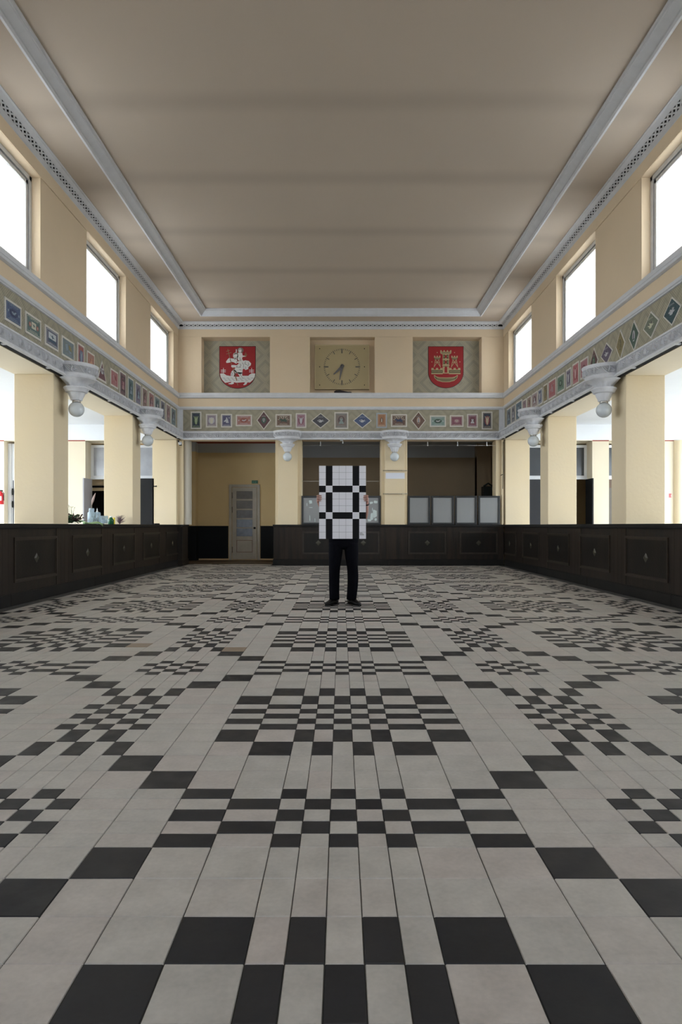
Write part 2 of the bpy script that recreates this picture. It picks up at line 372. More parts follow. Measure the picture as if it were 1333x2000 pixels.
def bar(m, fn, s0, t0, s1, t1, wd, th):
    dx, dt = s1-s0, (t1-t0)*Ln; L = math.hypot(dx, dt); ox, ot = -dt/L*wd/2, dx/L*wd/2/Ln
    q = [(s0+ox,t0+ot),(s1+ox,t1+ot),(s1-ox,t1-ot),(s0-ox,t0-ot)]
    vs = [fn(a,b,-.001) for a,b in q]+[fn(a,b,.014) for a,b in q]
    m.add(vs, [(0,1,2,3),(0,4,5,1),(2,6,7,3),(1,5,6,2),(3,7,4,0)])
def cL(sg): return lambda s, t, d: (sg*(XW-rec(t,d)[0]), s, rec(t,d)[1])
cB = lambda s, t, d: (s, YB-rec(t,d)[0], rec(t,d)[1])
U_ = .117
for sg in (-1, 1):
    y = -2.0
    while y < YB-.19:
        bar(lat, cL(sg), y, .30, y+U_, .62, .020, 0); bar(lat, cL(sg), y, .62, y+U_, .30, .020, 0); y += U_
    strip(lat, .445, .475, .0, [Upath[0], Upath[1]] if sg < 0 else [Upath[2], Upath[3]]) if False else None
x = -XW+.14
while x < XW-.25:
    bar(lat, cB, x, .30, x+U_, .62, .020, 0); bar(lat, cB, x, .62, x+U_, .30, .020, 0); x += U_
lat.build('vent_lattice', TRIM, trim2, kind='stuff')

# ------------------------------------------------------------------ upper walls
def side_wall(sg, name):
    m = MB(); a, b = sg*XW, sg*XO
    m.box(a, YF, ZS, b, YB+.5, 4.72); m.box(a, YF, 6.27, b, YB+.5, ZC)
    ys = [YF]+[q for w_ in sorted(WIN) for q in w_]+[YB+.5]
    for i in range(0, len(ys), 2): m.box(a, ys[i], 4.72, b, ys[i+1], 6.27)
    o = struct(m.build(name, WALLU))
    l = MB(); l.box(sg*(XW-.014), YF, 6.272, a, YB, 6.48); l.build('lintel_band', WALLU, o, bevel=.004)
    return o
def soffit(sg, o):
    m = MB(); m.box(sg*(XW+.002), YF, ZS-.004, sg*(XO-.002), YE-.05, ZS-.0005); m.build('soffit', mat('brightened_soffit_plaster', (.86,.76,.58), .8, .2, noise=(1.5,.4,(.80,.70,.53))), o)  # paler copy of the wall cream, bounce light put into its colour
wl = side_wall(-1, 'wall_left'); wr = side_wall(1, 'wall_right'); soffit(-1, wl); soffit(1, wr)
NX0, NX1 = 1.955, 3.84
m = MB()
for (a, b) in [(-XO,-NX1),(-NX0,-.86),(.93,NX0+.02),(NX1+.03,XO)]: m.box(a, YB, 4.69, b, YB+.5, 6.27)
m.box(-XO, YB, 6.27, XO, YB+.5, ZC); m.box(-XO, YB, ZS, XO, YB+.5, 4.69)
m.box(-NX1, YB+.37, 4.69, -NX0, YB+.5, 6.27); m.box(NX0, YB+.37, 4.69, NX1+.05, YB+.5, 6.27); m.box(-.86, YB+.30, 4.69, .93, YB+.5, 6.27)
wb = struct(m.build('wall_back', WALLU))
l = MB(); l.box(-XW, YB-.014, 6.272, XW, YB, 6.48); l.build('lintel_band', WALLU, wb, bevel=.004)
m = MB(); FW = [(-3.9,-1.5),(-1.2,1.2),(1.5,3.9)]
m.box(-AX-.4, YF-.3, 0, AX+.4, YF, 4.3); m.box(-AX-.4, YF-.3, 6.2, AX+.4, YF, ZP+.2)
xs = [-AX-.4]+[q for w_ in FW for q in w_]+[AX+.4]
for i in range(0, len(xs), 2): m.box(xs[i], YF-.3, 4.3, xs[i+1], YF, 6.2)
wf = struct(m.build('wall_front', WALLU))
for k, (a, b_) in enumerate(FW):
    r = struct(empty('window_%d' % (30+k), ((a+b_)/2, YF-.1, 4.3))); h2 = (b_-a)/2
    m = MB(); m.frame(-h2, 0, h2, 1.9, .07, -.05, .03); m.box(-.03,-.05,0,.03,.03,1.9); m.box(-h2,-.05,1.0,h2,.03,1.05); m.build('window_frame', FRAMEW, r)
    m = MB(); m.box(-h2+.05,-.01,.05,h2-.05,-.005,1.85); m.build('pane', CLEAR, r)
    portal((a+b_)/2, YF-.28, 5.25, b_-a-.05, 1.85, 0)

# sill ledge (trim_3), frieze mouldings (trim_4, trim_5) and corner posts
sweep([(0,4.735),(.022,4.735),(.022,4.69),(.028,4.68),(.055,4.675),(.055,4.645),(.048,4.64),(.048,4.60),(.02,4.588),(0,4.585)], Upath, TRIM, 'trim_3')
sweep([(0,4.355),(.05,4.35),(.052,4.30),(.035,4.285),(.035,4.272),(.012,4.268),(.0,4.268)], Upath, TRIM, 'trim_4')
BP = .18                                                # how far the ornament band stands in front of the wall
t5 = sweep([(0,3.685),(.03,3.685),(.035,3.665),(.10,3.655),(BP+.015,3.645),(BP+.018,3.62),(BP,3.612),(BP-.006,3.47),(BP+.012,3.455),(BP+.015,3.432),(BP-.03,3.425),(BP-.035,3.458)], Upath, ORN, 'trim_5')
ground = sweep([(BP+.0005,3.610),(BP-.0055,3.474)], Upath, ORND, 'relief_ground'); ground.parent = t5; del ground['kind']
m = MB(); m.box(-XW+.035, YF, 3.448, -XW+BP-.03, YB-.03, 3.47); m.box(XW-.035, YF, 3.448, XW-BP+.03, YB-.03, 3.47); m.build('cable_groove', DARK, t5)
m = MB()
for y in [YB-.5-1.31*k for k in range(17)]:
    for sg in (-1,1): m.box(sg*(XW-BP+.035), y, 3.435, sg*(XW-BP+.10), y+.05, 3.452)
m.build('clip', TRIM, t5, kind='stuff')
m = MB()
for sg in (-1, 1):
    m.box(sg*(XW-.004), YB-.135, 3.66, sg*(XW-.05), YB-.004, 4.28); m.box(sg*(XW-.05), YB-.05, 3.66, sg*(XW-.14), YB-.004, 4.28)
m.build('corner_post', TRIM, t5, bevel=.006)

# acanthus relief on the band
def unit(m, fn0, s0, P_=.26, z0=3.478, h=.128, mir=1):
    fn = lambda a, b, n: fn0(a, b, n*1.55 if n else -.002)
    def A(a, b): return (s0+(P_/2+(a-.5)*P_*mir), z0+b*h)
    def R(pts, w_, t_): m.ridge([A(*q) for q in pts], w_*.95, t_, fn)
    R([(.02,.95),(.10,.72),(.22,.40),(.38,.12),(.52,.05)], .020, .022)
    R([(.10,.98),(.20,.75),(.32,.50),(.42,.35),(.44,.20)], .018, .020)
    R([(.20,.95),(.30,.78),(.40,.62),(.50,.52)], .016, .018)
    R([(.42,.98),(.52,.90),(.56,.70),(.52,.48),(.50,.25),(.58,.08),(.70,.06)], .020, .024)
    R([(.62,.30),(.72,.22),(.82,.30),(.90,.45)], .014, .016)
    R([(.60,.95),(.70,.80),(.80,.62),(.94,.50)], .018, .018)
    R([(.74,.96),(.84,.86),(.96,.80)], .016, .016)
    R([(.60,.60),(.68,.55),(.72,.42)], .016, .02)
fL = lambda s, z, n: (-(XW-BP+.004)+n, s, z)
fR = lambda s, z, n: ((XW-BP+.004)-n, s, z)
fB = lambda s, z, n: (s, YB-BP+.004-n, z)
LAMPY = [10.65, 14.58]; LAMPB = [-1.455, 1.455]
DR = .37
mm = MB(); y = YF+.3
while y < YB-.45:
    if not any(abs(y+.13-q) < DR+.12 for q in LAMPY+[6.7, 2.8]): unit(mm, fL, y)
    if not any(abs(y+.13-q-.08) < DR+.12 for q in LAMPY+[6.7, 2.8]): unit(mm, fR, y, mir=-1)
    y += .26
x = -XW+BP+.03
while x < XW-BP-.2:
    if not any(abs(x+.13-q) < DR+.1 for q in LAMPB): unit(mm, fB, x, mir=-1 if x > 0 else 1)
    x += .26
mm.build('leaf_relief', ORN, t5, kind='stuff')

# ------------------------------------------------------------------ upper windows
wn = 0
for sg in (-1, 1):
    for (y0, y1) in WIN:
        wn += 1
        root = struct(empty('window_%d' % wn, (sg*XW, (y0+y1)/2, 4.72)))
        L_ = (y1-y0); hl = L_/2; H_ = 1.55
        def bx(m, y_a, z_a, y_b, z_b, d0, d1): m.box(sg*d0, y_a, z_a, sg*d1, y_b, z_b)
        m = MB(); t = .07
        for (a, b, c_, d_) in [(-hl,.02,hl,.02+t),(-hl,H_-t,hl,H_),(-hl,.02,-hl+t,H_),(hl-t,.02,hl,H_)]: bx(m, a, b, c_, d_, .13, .20)
        m.build('outer_frame', FRAMEW, root, bevel=.004)
        m = MB(); a = hl-t-.018; t2 = .06; zb, zt = .02+t+.018, H_-t-.018
        for (p_, q_, r_, s2) in [(-a,zb,a,zb+t2),(-a,zt-t2,a,zt),(-a,zb,-a+t2,zt),(a-t2,zb,a,zt)]: bx(m, p_, q_, r_, s2, .145, .205)
        m.build('sash', FRAMEW, root, bevel=.004)
        m = MB(); g_ = t+.019
        for (p_, q_, r_, s2) in [(-hl+t,.02+t,hl-t,.02+g_),(-hl+t,H_-g_,hl-t,H_-t),(-hl+t,.02+t,-hl+g_,H_-t),(hl-g_,.02+t,hl-t,H_-t)]: bx(m, p_, q_, r_, s2, .165, .19)
        m.build('sash_gap', DARK, root)
        m = MB(); bx(m, -a+t2, zb+t2, a-t2, zt-t2, .172, .176); m.build('pane', FROST, root)
        m = MB(); bx(m, -hl, .0, hl, .035, .0, .62); m.build('sill', TRIM, root)
        m = MB()
        for k in (1,2): yy = -a+(2*a)*k/3; bx(m, yy-.02, .1, yy+.02, H_-.1, .50, .53)
        for k in (1,2): zz = .1+(H_-.2)*k/3; bx(m, -hl, zz-.016, hl, zz+.016, .50, .53)
        m.build('outer_glazing_bars', FRAMEW, root)
        portal(sg*(XW+.58), (y0+y1)/2, 4.72+H_/2, L_-.05, H_-.05, -sg)

# ------------------------------------------------------------------ aisles: ceilings, outer walls, end walls
for sg, nm in ((-1,'left'),(1,'right')):
    m = MB(); m.box(sg*XO, YF, ZA, sg*(AX+.3), YE+.45, ZA+.25); struct(m.build('ceiling', WHITE))
    m = MB()
    m.box(sg*AX, YF, 0, sg*(AX+.3), YE+.5, .7); m.box(sg*AX, YF, 3.75, sg*(AX+.3), YE+.5, ZA)
    ws = [(y-3.3, y) for y in (17.9, 14.0, 10.1, 6.2)]
    ys = [YF]+[q for w_ in sorted(ws) for q in w_]+[YE+.5]
    for i in range(0, len(ys), 2): m.box(sg*AX, ys[i], .7, sg*(AX+.3), ys[i+1], 3.75)
    ow = struct(m.build('wall_%s_aisle' % nm, PILL))
    for (y0, y1) in ws:
        wn += 1
        r = struct(empty('window_%d' % wn, (sg*AX, (y0+y1)/2, .7)))
        f = MB(); h2 = (y1-y0)/2
        for (a,b,c_,d_) in [(-h2,0,h2,.07),(-h2,2.98,h2,3.05),(-h2,0,-h2+.07,3.05),(h2-.07,0,h2,3.05),(-.03,0,.03,3.05),(-h2,2.1,h2,2.16)]: f.box(sg*.1,a,b,sg*.17,c_,d_)
        f.build('window_frame', FRAMEW, r)
        f = MB(); f.box(sg*.13,-h2+.05,.05,sg*.135,h2-.05,3.0); f.build('pane', CLEAR, r)
        portal(sg*(AX+.25), (y0+y1)/2, 2.22, y1-y0-.05, 3.0, -sg)

def end_wall(sg, nm, ops):
    m = MB(); b = MB(); rl = MB()
    xs = [5.13]
    for (a, c_) in ops: xs += [a, c_]
    xs.append(AX)
    segs = [(xs[i], xs[i+1]) for i in range(0, len(xs), 2)]
    for (a, c_) in segs:
        if c_-a > .02: m.box(sg*a, YE, 0, sg*c_, YE+.45, 3.43); rl.box(sg*(a+.005), YE-.004, 3.415, sg*(c_-.005), YE+.001, 3.445)
    m.box(sg*5.13, YE, 3.43, sg*AX, YE+.45, ZA)
    for (a, c_) in ops: m.box(sg*a, YE+.43, 3.40, sg*c_, YE+.45, 3.43)
    o = struct(m.build('wall_%s_end' % nm, mat('end_wall_plaster', (.72,.635,.475), .75, .3, noise=(1.3,.6,(.68,.60,.46)), bump=(20,.2))))
    b.box(sg*5.13, YE-.006, 3.445, sg*AX, YE, ZA); b.build('white_band', WHITE, o)
    rl.build('red_line', REDP, o)
    return o
OPL = [(5.2, 7.05), (7.9, 9.29)]; OPR = [(5.2, 6.93), (7.39, 8.9)]
end_wall(-1, 'left', OPL); end_wall(1, 'right', OPR)
YD = YE+.40
def transom(parent, xa, xb, glass, mull=None, z0=2.42, z1=3.36, ins=.0):
    m = MB(); xa, xb = sorted((xa, xb))
    m.frame(xa, z0, xb, z1, .075, YD, YD+.05); m.box(xa, YD-.03, z0-.03, xb, YD+.05, z0+.03)
    if mull: 
        for q in mull: m.box(q-.035, YD, z0, q+.035, YD+.05, z1)
    m.build('transom_frame', mat('white_gloss', (.72,.73,.74), .35), parent, bevel=.004)
    g = MB(); g.box(xa+.06, YD+.02, z0+.06, xb-.06, YD+.026, z1-.06); g.build('transom_pane', glass, parent)
# door_2: left aisle, open leaf + ajar leaf
d2 = struct(empty('door_2', (-6.1, YD, 0))); 
def at0(o, p): o.location = Vector(o.location)-p.location; return o
def sub(mb, name, m, parent, **kw):
    o = mb.build(name, m, parent, **kw); o.matrix_parent_inverse = Matrix.Translation(parent.location).inverted(); return o
class PX:      # adapter: build children in world coordinates
    pass
def wparent(parent):
    n0 = set(bpy.data.objects); return n0
def transom_w(parent, *a, **k):
    before = set(o.name for o in parent.children); transom(parent, *a, **k)
    for o in parent.children:
        if o.name not in before: o.matrix_parent_inverse = Matrix.Translation(parent.location).inverted()
transom_w(d2, -7.05, -5.2, GLASSG, mull=[-6.1])
LEAFG = mat('grey_door_face', (.36,.35,.36), .5, .4, noise=(4,.5,(.30,.29,.29)))
m = MB(); m.box(-7.05, YE-.20, 0, -7.01, YD, 2.39); sub(m, 'door_leaf', LEAFG, d2, bevel=.004)
m = MB(); m.box(-5.74, YE-.02, 0, -5.15, YE+.02, 2.39); sub(m, 'door_leaf', BLACK, d2, bevel=.004)
m = MB(); m.tube([(-5.17,YE-.02,2.17),(-5.17,YE-.07,2.17),(-5.08,YE-.07,2.17)], .012); m.ball((-5.08,YE-.07,2.17), .022, 10, 6); sub(m, 'door_handle', BLACK, d2)
# dark store room behind door_2 and door_3
for sg, nm in ((-1,'left'),(1,'right')):
    m = MB(); m.box(sg*5.13, 21.6, 0, sg*AX, 21.7, ZA); m.box(sg*5.13, YE+.46, ZA-.2, sg*AX, 21.7, ZA-.1); m.box(sg*AX, YE+.46, 0, sg*(AX+.1), 21.7, ZA)
    struct(m.build('wall_%s_store' % nm, OCHRE))
m = MB(); m.box(-8.9, 20.6, 0, -5.5, 21.2, 2.55); m.box(-8.9, 20.58, 2.78, -5.5, 21.2, 2.88); m.box(-8.9, 20.62, 2.55, -8.8, 21.2, 2.8)
m.build('storage_cabinet', BLACK, label='tall black cabinet seen through the open doorway in the left aisle', category='cabinet')
m = MB(); m.box(-7.4, 19.3, 2.25, -5.15, 19.35, 2.46, 0); m.box(-7.4, 19.3, 2.10, -5.15, 19.35, 2.19, 0); m.box(-7.4, 19.28, 2.19, -5.15, 19.35, 2.25, 1)
sub(m, 'inner_lintel', [PILL, BLACK], d2)
d3 = struct(empty('door_3', (6.1, YD, 0)))
transom_w(d3, 5.2, 6.93, GLASSD)
m = MB(); m.box(6.93-.04, YE-.10, 0, 6.93, YD, 2.39); sub(m, 'door_leaf', BLACK, d3, bevel=.004)
m = MB(); m.box(5.2, YD, 0, 5.72, YD+.04, 2.39); sub(m, 'door_leaf', mat('dark_grey_door', (.035,.035,.038), .5, .2), d3, bevel=.004)
m = MB(); m.box(6.55, YD+.3, 0, 6.6, YD+.8, 2.39); sub(m, 'inner_leaf', mat('brown_door', (.045,.032,.012), .5), d3)
d4 = struct(empty('door_4', (8.1, YD, 0)))
transom_w(d4, 7.39, 8.9, GLASSD, mull=[8.1])
m = MB(); m.frame(7.39, 0, 8.9, 2.39, .05, YD, YD+.05); sub(m, 'door_frame', mat('brown_frame', (.09,.05,.025), .5), d4)
m = MB(); m.box(7.44, YD+.01, 0, 8.85, YD+.03, 2.15); sub(m, 'door_leaf', mat('taupe_door', (.10,.085,.065), .5), d4)
m = MB(); m.box(7.44, YD+.01, 2.15, 8.85, YD+.03, 2.34); sub(m, 'door_panel', mat('brown_frame', (.09,.05,.025)), d4)
d5 = struct(empty('door_5', (-8.6, YD-.15, 0)))
WG = mat('white_gloss', (.72,.73,.74), .35)
m = MB(); m.box(-9.29, YD-.15, 0, -7.9, YD-.1, 3.38); sub(m, 'door_leaf', WG, d5, bevel=.004)
m = MB(); m.box(-9.30, YD-.19, 0, -9.20, YD-.12, 3.38); sub(m, 'door_frame', WG, d5, bevel=.004)
m = MB(); m.box(-9.165, YD-.16, 0, -9.15, YD-.148, 2.35); sub(m, 'door_gap', DARK, d5)
for v in (960.5, 985): 
    m = MB(); z = Z(v, YD-.17); m.tube([(-9.157,YD-.18,z-.09),(-9.157,YD-.18,z+.09)], .022, 8); sub(m, 'hinge', BLACK, d5)

# fire extinguisher, far left
m = empty('fire_extinguisher', (X(1.5,18.15), 18.16, Z(985,18.15)), label='red fire extinguisher on the cream wall at the far left edge', category='fire extinguisher')
b = MB(); b.lathe([(.001,0),(.07,0),(.075,.02),(.075,.26),(.055,.31),(.025,.33),(.02,.36)], seg=16); b.build('cylinder', mat('red_enamel',(.55,.015,.02),.3), m)
b = MB(); b.box(-.03,-.04,.36,.03,.05,.39); b.tube([(.02,0,.38),(.09,-.02,.3),(.09,-.02,.1)], .01); b.build('valve', BLACK, m)
b = MB(); b.lathe([(.0765,.10),(.0765,.22)], seg=8, a0=-2.2, a1=-.9); b.build('label_sticker', mat('sticker',(.8,.6,.6)), m)
# red sign, far right
b = MB(); b.box(-.045,-.003,-.06,.045,0,.06,0)
for k,(a,c_) in enumerate([(.02,.05),(-.02,.01),(-.05,-.03)]): b.box(-.03,-.005,a,.01+.01*k,-.003,c_,1)
b.box(.0,-.005,.025,.035,-.003,.05,1)
o = b.build('wall_sign', [mat('pink_card',(.75,.45,.42)), mat('sign_red',(.45,.03,.04))], label='small red and white safety sign on wall at far right edge', category='sign'); o.location = (X(1309.5,YE), YE-.002, Z(968,YE))

# round pilaster at the far right of the right aisle
m = MB(); m.lathe([(.16,0),(.16,3.43)], seg=24); o = m.build('half_column', PILL, label='rounded cream half column against the end wall at far right edge', category='column'); o.location = (9.33, YE, 0)

# ------------------------------------------------------------------ pillars
nm_ = {10.37:'nearest visible', 14.30:'middle'}
for sg, side in ((-1,'left'),(1,'right')):
    for y in PIL:
        yy = y+(.09 if sg > 0 else 0)
        m = MB(); m.box(sg*(XW+.005), yy, 0, sg*XO, yy+.55, ZS-.001)
        if y == 10.37: lab = 'widest cream square pillar above the %s counter, nearest one in view' % side
        elif y == 14.30: lab = 'middle cream square pillar above the %s counter, behind the widest' % side
        else: lab = 'cream square pillar on the %s side beyond the picture edge, %s' % (side, {6.43:'closest before view',2.49:'beside the camera'}.get(round(y,2),'behind the camera'))
        m.build('pillar', PILL, label=lab, category='pillar', bevel=.012)
    m = MB(); m.box(sg*4.53, YE-.02, 0, sg*5.2, YE+.45, ZS-.001)
    m.build('pillar', PILL, label='farthest cream pillar of the %s arcade, in the corner by the back wall' % side, category='pillar', bevel=.012)
# back wall pillars with projecting pilaster
for x0, x1, p0, p1, lab in [(-1.81,-1.085,-1.735,-1.19,'cream back pillar left of the person, between passage and notice frames'),
                            (1.10,1.83,1.20,1.745,'cream back pillar right of the poster with brass rails and white paper')]:
    m = MB(); m.box(x0, 18.30, 0, x1, 18.85, ZS-.001); r = m.build('pillar', PILL, label=lab, category='pillar', bevel=.01)
    m = MB(); m.box(p0, 18.205, 0, p1, 18.30, ZS-.001); m.build('pilaster_strip', PILL, r, bevel=.01)
# corner jambs of the back openings
m = MB(); m.box(-4.53, 18.42, 0, -4.38, 18.85, ZS-.001); m.build('jamb', PILL, label='narrow cream jamb left of the passage opening', category='jamb')
m = MB(); m.lathe([(.13,1.117),(.13,ZS-.001)], seg=24); o = m.build('half_column', mat('grey_cream',(.52,.48,.40),.7), label='rounded grey cream half column at left end of passage opening', category='column'); o.location = (-4.32, 18.62, 0)
m = MB(); m.box(4.30, 18.42, 0, 4.53, 18.85, ZS-.001); m.box(4.44, 18.34, 0, 4.50, 18.42, ZS-.001); m.build('jamb', PILL, label='narrow cream jamb right of the dark back opening', category='jamb', bevel=.006)
m = MB(); m.tube([(4.47,18.30,3.40),(4.475,18.30,2.6),(4.46,18.30,2.1)], .008, 6); m.tube([(4.46,18.30,2.5),(4.40,18.30,2.47)], .01, 6)
m.build('wall_cable', BLACK, label='thin dark cable running down the right corner of back wall', category='cable')

# ------------------------------------------------------------------ rooms behind the back wall
m = MB(); m.box(-5.1, 20.8, 0, -1.6, 20.95, 3.37, 0); m.box(-5.1, 20.8, 3.37, -1.6, 20.95, 3.66, 1)
m.box(-5.2, 18.72, 0, -5.1, 19.2, 3.72, 0); m.box(-5.2, 20.1, 0, -5.1, 20.95, 3.72, 0); m.box(-5.2, 19.2, 0, -5.1, 20.1, 2.3, 0); m.box(-5.2, 19.2, 3.3, -5.1, 20.1, 3.72, 0); m.box(-1.72, 18.85, 0, -1.6, 20.95, 3.72, 0)  # includes an unseen side opening added to brighten the passage
m.box(-4.9, 20.45, 0, -4.48, 20.8, 3.37, 0); m.box(-4.9, 20.45, 3.37, -4.48, 20.8, 3.66, 1)
pw = struct(m.build('wall_passage', [OCHRE, GREYW]))
m = MB(); m.box(-5.1, 20.79, 3.66, -1.72, 20.8, 3.72); m.box(-4.9,20.44,3.66,-4.48,20.45,3.72); m.build('red_line', REDP, pw)
m = MB(); m.box(-5.2, 18.76, 3.72, -1.6, 20.95, 3.8); struct(m.build('ceiling', GREYW))
m = MB(); m.box(-5.1, 20.775, .06, -3.53, 20.8, 1.06); m.box(-2.52, 20.775, .06, -1.72, 20.8, 1.06); m.box(-5.1, 20.76, 1.045, -3.53, 20.8, 1.08); m.box(-2.52,20.76,1.045,-1.72,20.8,1.08)
m.box(-5.1, 20.43, .0, -4.46, 20.8, 1.08)
struct(m.build('baseboard_passage', BLACKW))
m = MB(); m.box(-5.1, 18.9, -.004, -1.72, 20.8, .012); struct(m.build('floor', WOODF))
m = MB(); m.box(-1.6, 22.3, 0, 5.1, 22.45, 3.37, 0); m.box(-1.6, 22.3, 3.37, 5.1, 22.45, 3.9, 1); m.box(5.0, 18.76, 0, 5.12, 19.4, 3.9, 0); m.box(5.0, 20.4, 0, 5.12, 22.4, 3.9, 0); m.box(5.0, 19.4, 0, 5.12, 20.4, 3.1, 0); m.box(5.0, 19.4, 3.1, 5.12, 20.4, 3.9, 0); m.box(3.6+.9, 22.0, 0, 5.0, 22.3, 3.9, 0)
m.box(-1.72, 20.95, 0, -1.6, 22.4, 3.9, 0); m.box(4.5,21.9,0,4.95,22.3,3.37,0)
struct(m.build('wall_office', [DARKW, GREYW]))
m = MB(); m.box(-1.6, 18.76, 3.8, 5.12, 22.4, 3.9); struct(m.build('ceiling', WHITE))
m = MB(); m.box(4.6, 21.4, 0, 4.95, 21.75, 2.35); m.tube([(4.6,21.4,2.35),(4.75,21.4,2.45),(4.9,21.4,2.35)], .03)
m.build('dark_cabinet', mat('dark_green',(.01,.016,.012),.5), label='dark green tall cabinet at right end of the dark back room', category='cabinet')

# door_1 with glazed panes
D1 = struct(empty('door_1', (-3.02, 20.8, .015)))
W2 = .483
m = MB(); m.box(-W2,-.05,0,-W2+.085,0,2.36); m.box(W2-.085,-.05,0,W2,0,2.36); m.box(-W2+.085,-.05,2.275,W2-.085,0,2.36); m.build('door_frame', PASSW, D1, bevel=.005)
lx = W2-.10; sx = .25
m = MB()
m.box(-lx,-.035,.02,-sx,0,2.26); m.box(sx,-.035,.02,lx,0,2.26)
zz = [(2.26,2.15)]+[(1.905,1.855),(1.605,1.555),(1.31,1.265),(1.02,.985),(.74,.62),(.24,.02)]
for a, b_ in zz: m.box(-sx,-.035,b_,sx,0,a)
leaf = m.build('door_leaf', PASSW, D1, bevel=.004)
m = MB(); m.box(-sx,-.02,.24,sx,-.005,.62); m.build('door_panel', PASSW, leaf); m = MB(); m.frame(-sx+.002,.242,sx-.002,.618,.012,-.026,-.018); m.build('panel_bead', mat('red_brown_bead',(.20,.10,.07),.5), leaf)
pz = [(2.15,1.905),(1.855,1.605),(1.555,1.31),(1.265,1.02),(.985,.74)]
pc = [(.10,.095,.10),(.13,.13,.15),(.16,.17,.21),(.27,.32,.42),(.27,.32,.42)]  # light from beyond put into the lower panes as paler, bluer colour
for k, (a, b_) in enumerate(pz):
    m = MB(); m.box(-sx,-.016,b_,sx,-.01,a)
    o = m.build('pane', mat('door_pane_%d' % min(k,3), pc[k], .2, .6, noise=(9,.7,tuple(q*.6 for q in pc[k]))), leaf)
    if k > 2: o['label'] = 'textured glass pane painted paler with light from beyond'
for z in (2.02, 1.57, .32): m = MB(); m.tube([(-lx,-.055,z-.09),(-lx,-.055,z+.09)], .016, 8); m.build('hinge', mat('steel_hinge',(.25,.22,.18),.4,metal=.6), D1)
m = MB(); m.tube([(lx-.06,-.035,1.0),(lx-.06,-.09,1.0)], .012); m.ball((lx-.06,-.10,1.0), .035, 12, 8); m.build('door_knob', BLACK, D1)
# exit sign
m = MB(); m.box(-.095,-.02,-.05,.095,0,.05,0)
m.box(-.07,-.023,-.012,-.03,-.02,.0,1); m.plate([(-.03,-.02),(-.03,.01),(-.012,-.006)],-.023,-.02,1); m.box(-.002,-.023,-.02,.05,-.02,-.008,1); m.box(.03,-.023,.0,.07,-.02,.012,1); m.box(.02,-.023,-.03,.032,-.02,.02,1)
o = m.build('exit_sign', [mat('sign_green',(.01,.11,.06),.4), mat('sign_pale',(.10,.28,.2))], label='small green emergency exit sign on wall above the glazed door', category='sign'); o.location = (-2.70, 20.79, Z(941.5,20.8))

# ------------------------------------------------------------------ counters
def panel_local(w_, h_):
    """raised panel in local coords: x along, z up, front at -y"""
    a = MB(); a.box(-w_/2+.03,-.004,.03,w_/2-.03,.004,h_-.03)
    f = MB(); f.frame(-w_/2,0,w_/2,h_,.032,-.022,.0); f.frame(-w_/2+.032,.032,w_/2-.032,h_-.032,.014,-.012,.0)
    d = MB(); c_, s2 = h_/2, .075
    d.add([(-s2,-.006,c_),(0,-.006,c_+s2),(s2,-.006,c_),(0,-.006,c_-s2),(-s2*.45,-.02,c_),(0,-.02,c_+s2*.45),(s2*.45,-.02,c_),(0,-.02,c_-s2*.45)],
          [(0,4,5,1),(1,5,6,2),(2,6,7,3),(3,7,4,0),(7,6,5,4)])
    return a, f, d
pa, pf, pd = panel_local(1.36, .62); PAN = (pa.mesh('panel', WOODP), pf.mesh('panel_moulding', WOODM), pd.mesh('diamond_boss', INLAY))
CNT = {}
def add_panel(parent, loc, rz, meshes=PAN):
    o = put(meshes[0], 'panel', parent, loc, rz)
    for me_, n_ in ((meshes[1],'panel_moulding'),(meshes[2],'diamond_boss')): put(me_, n_, o)
    return o
YC1 = 18.12
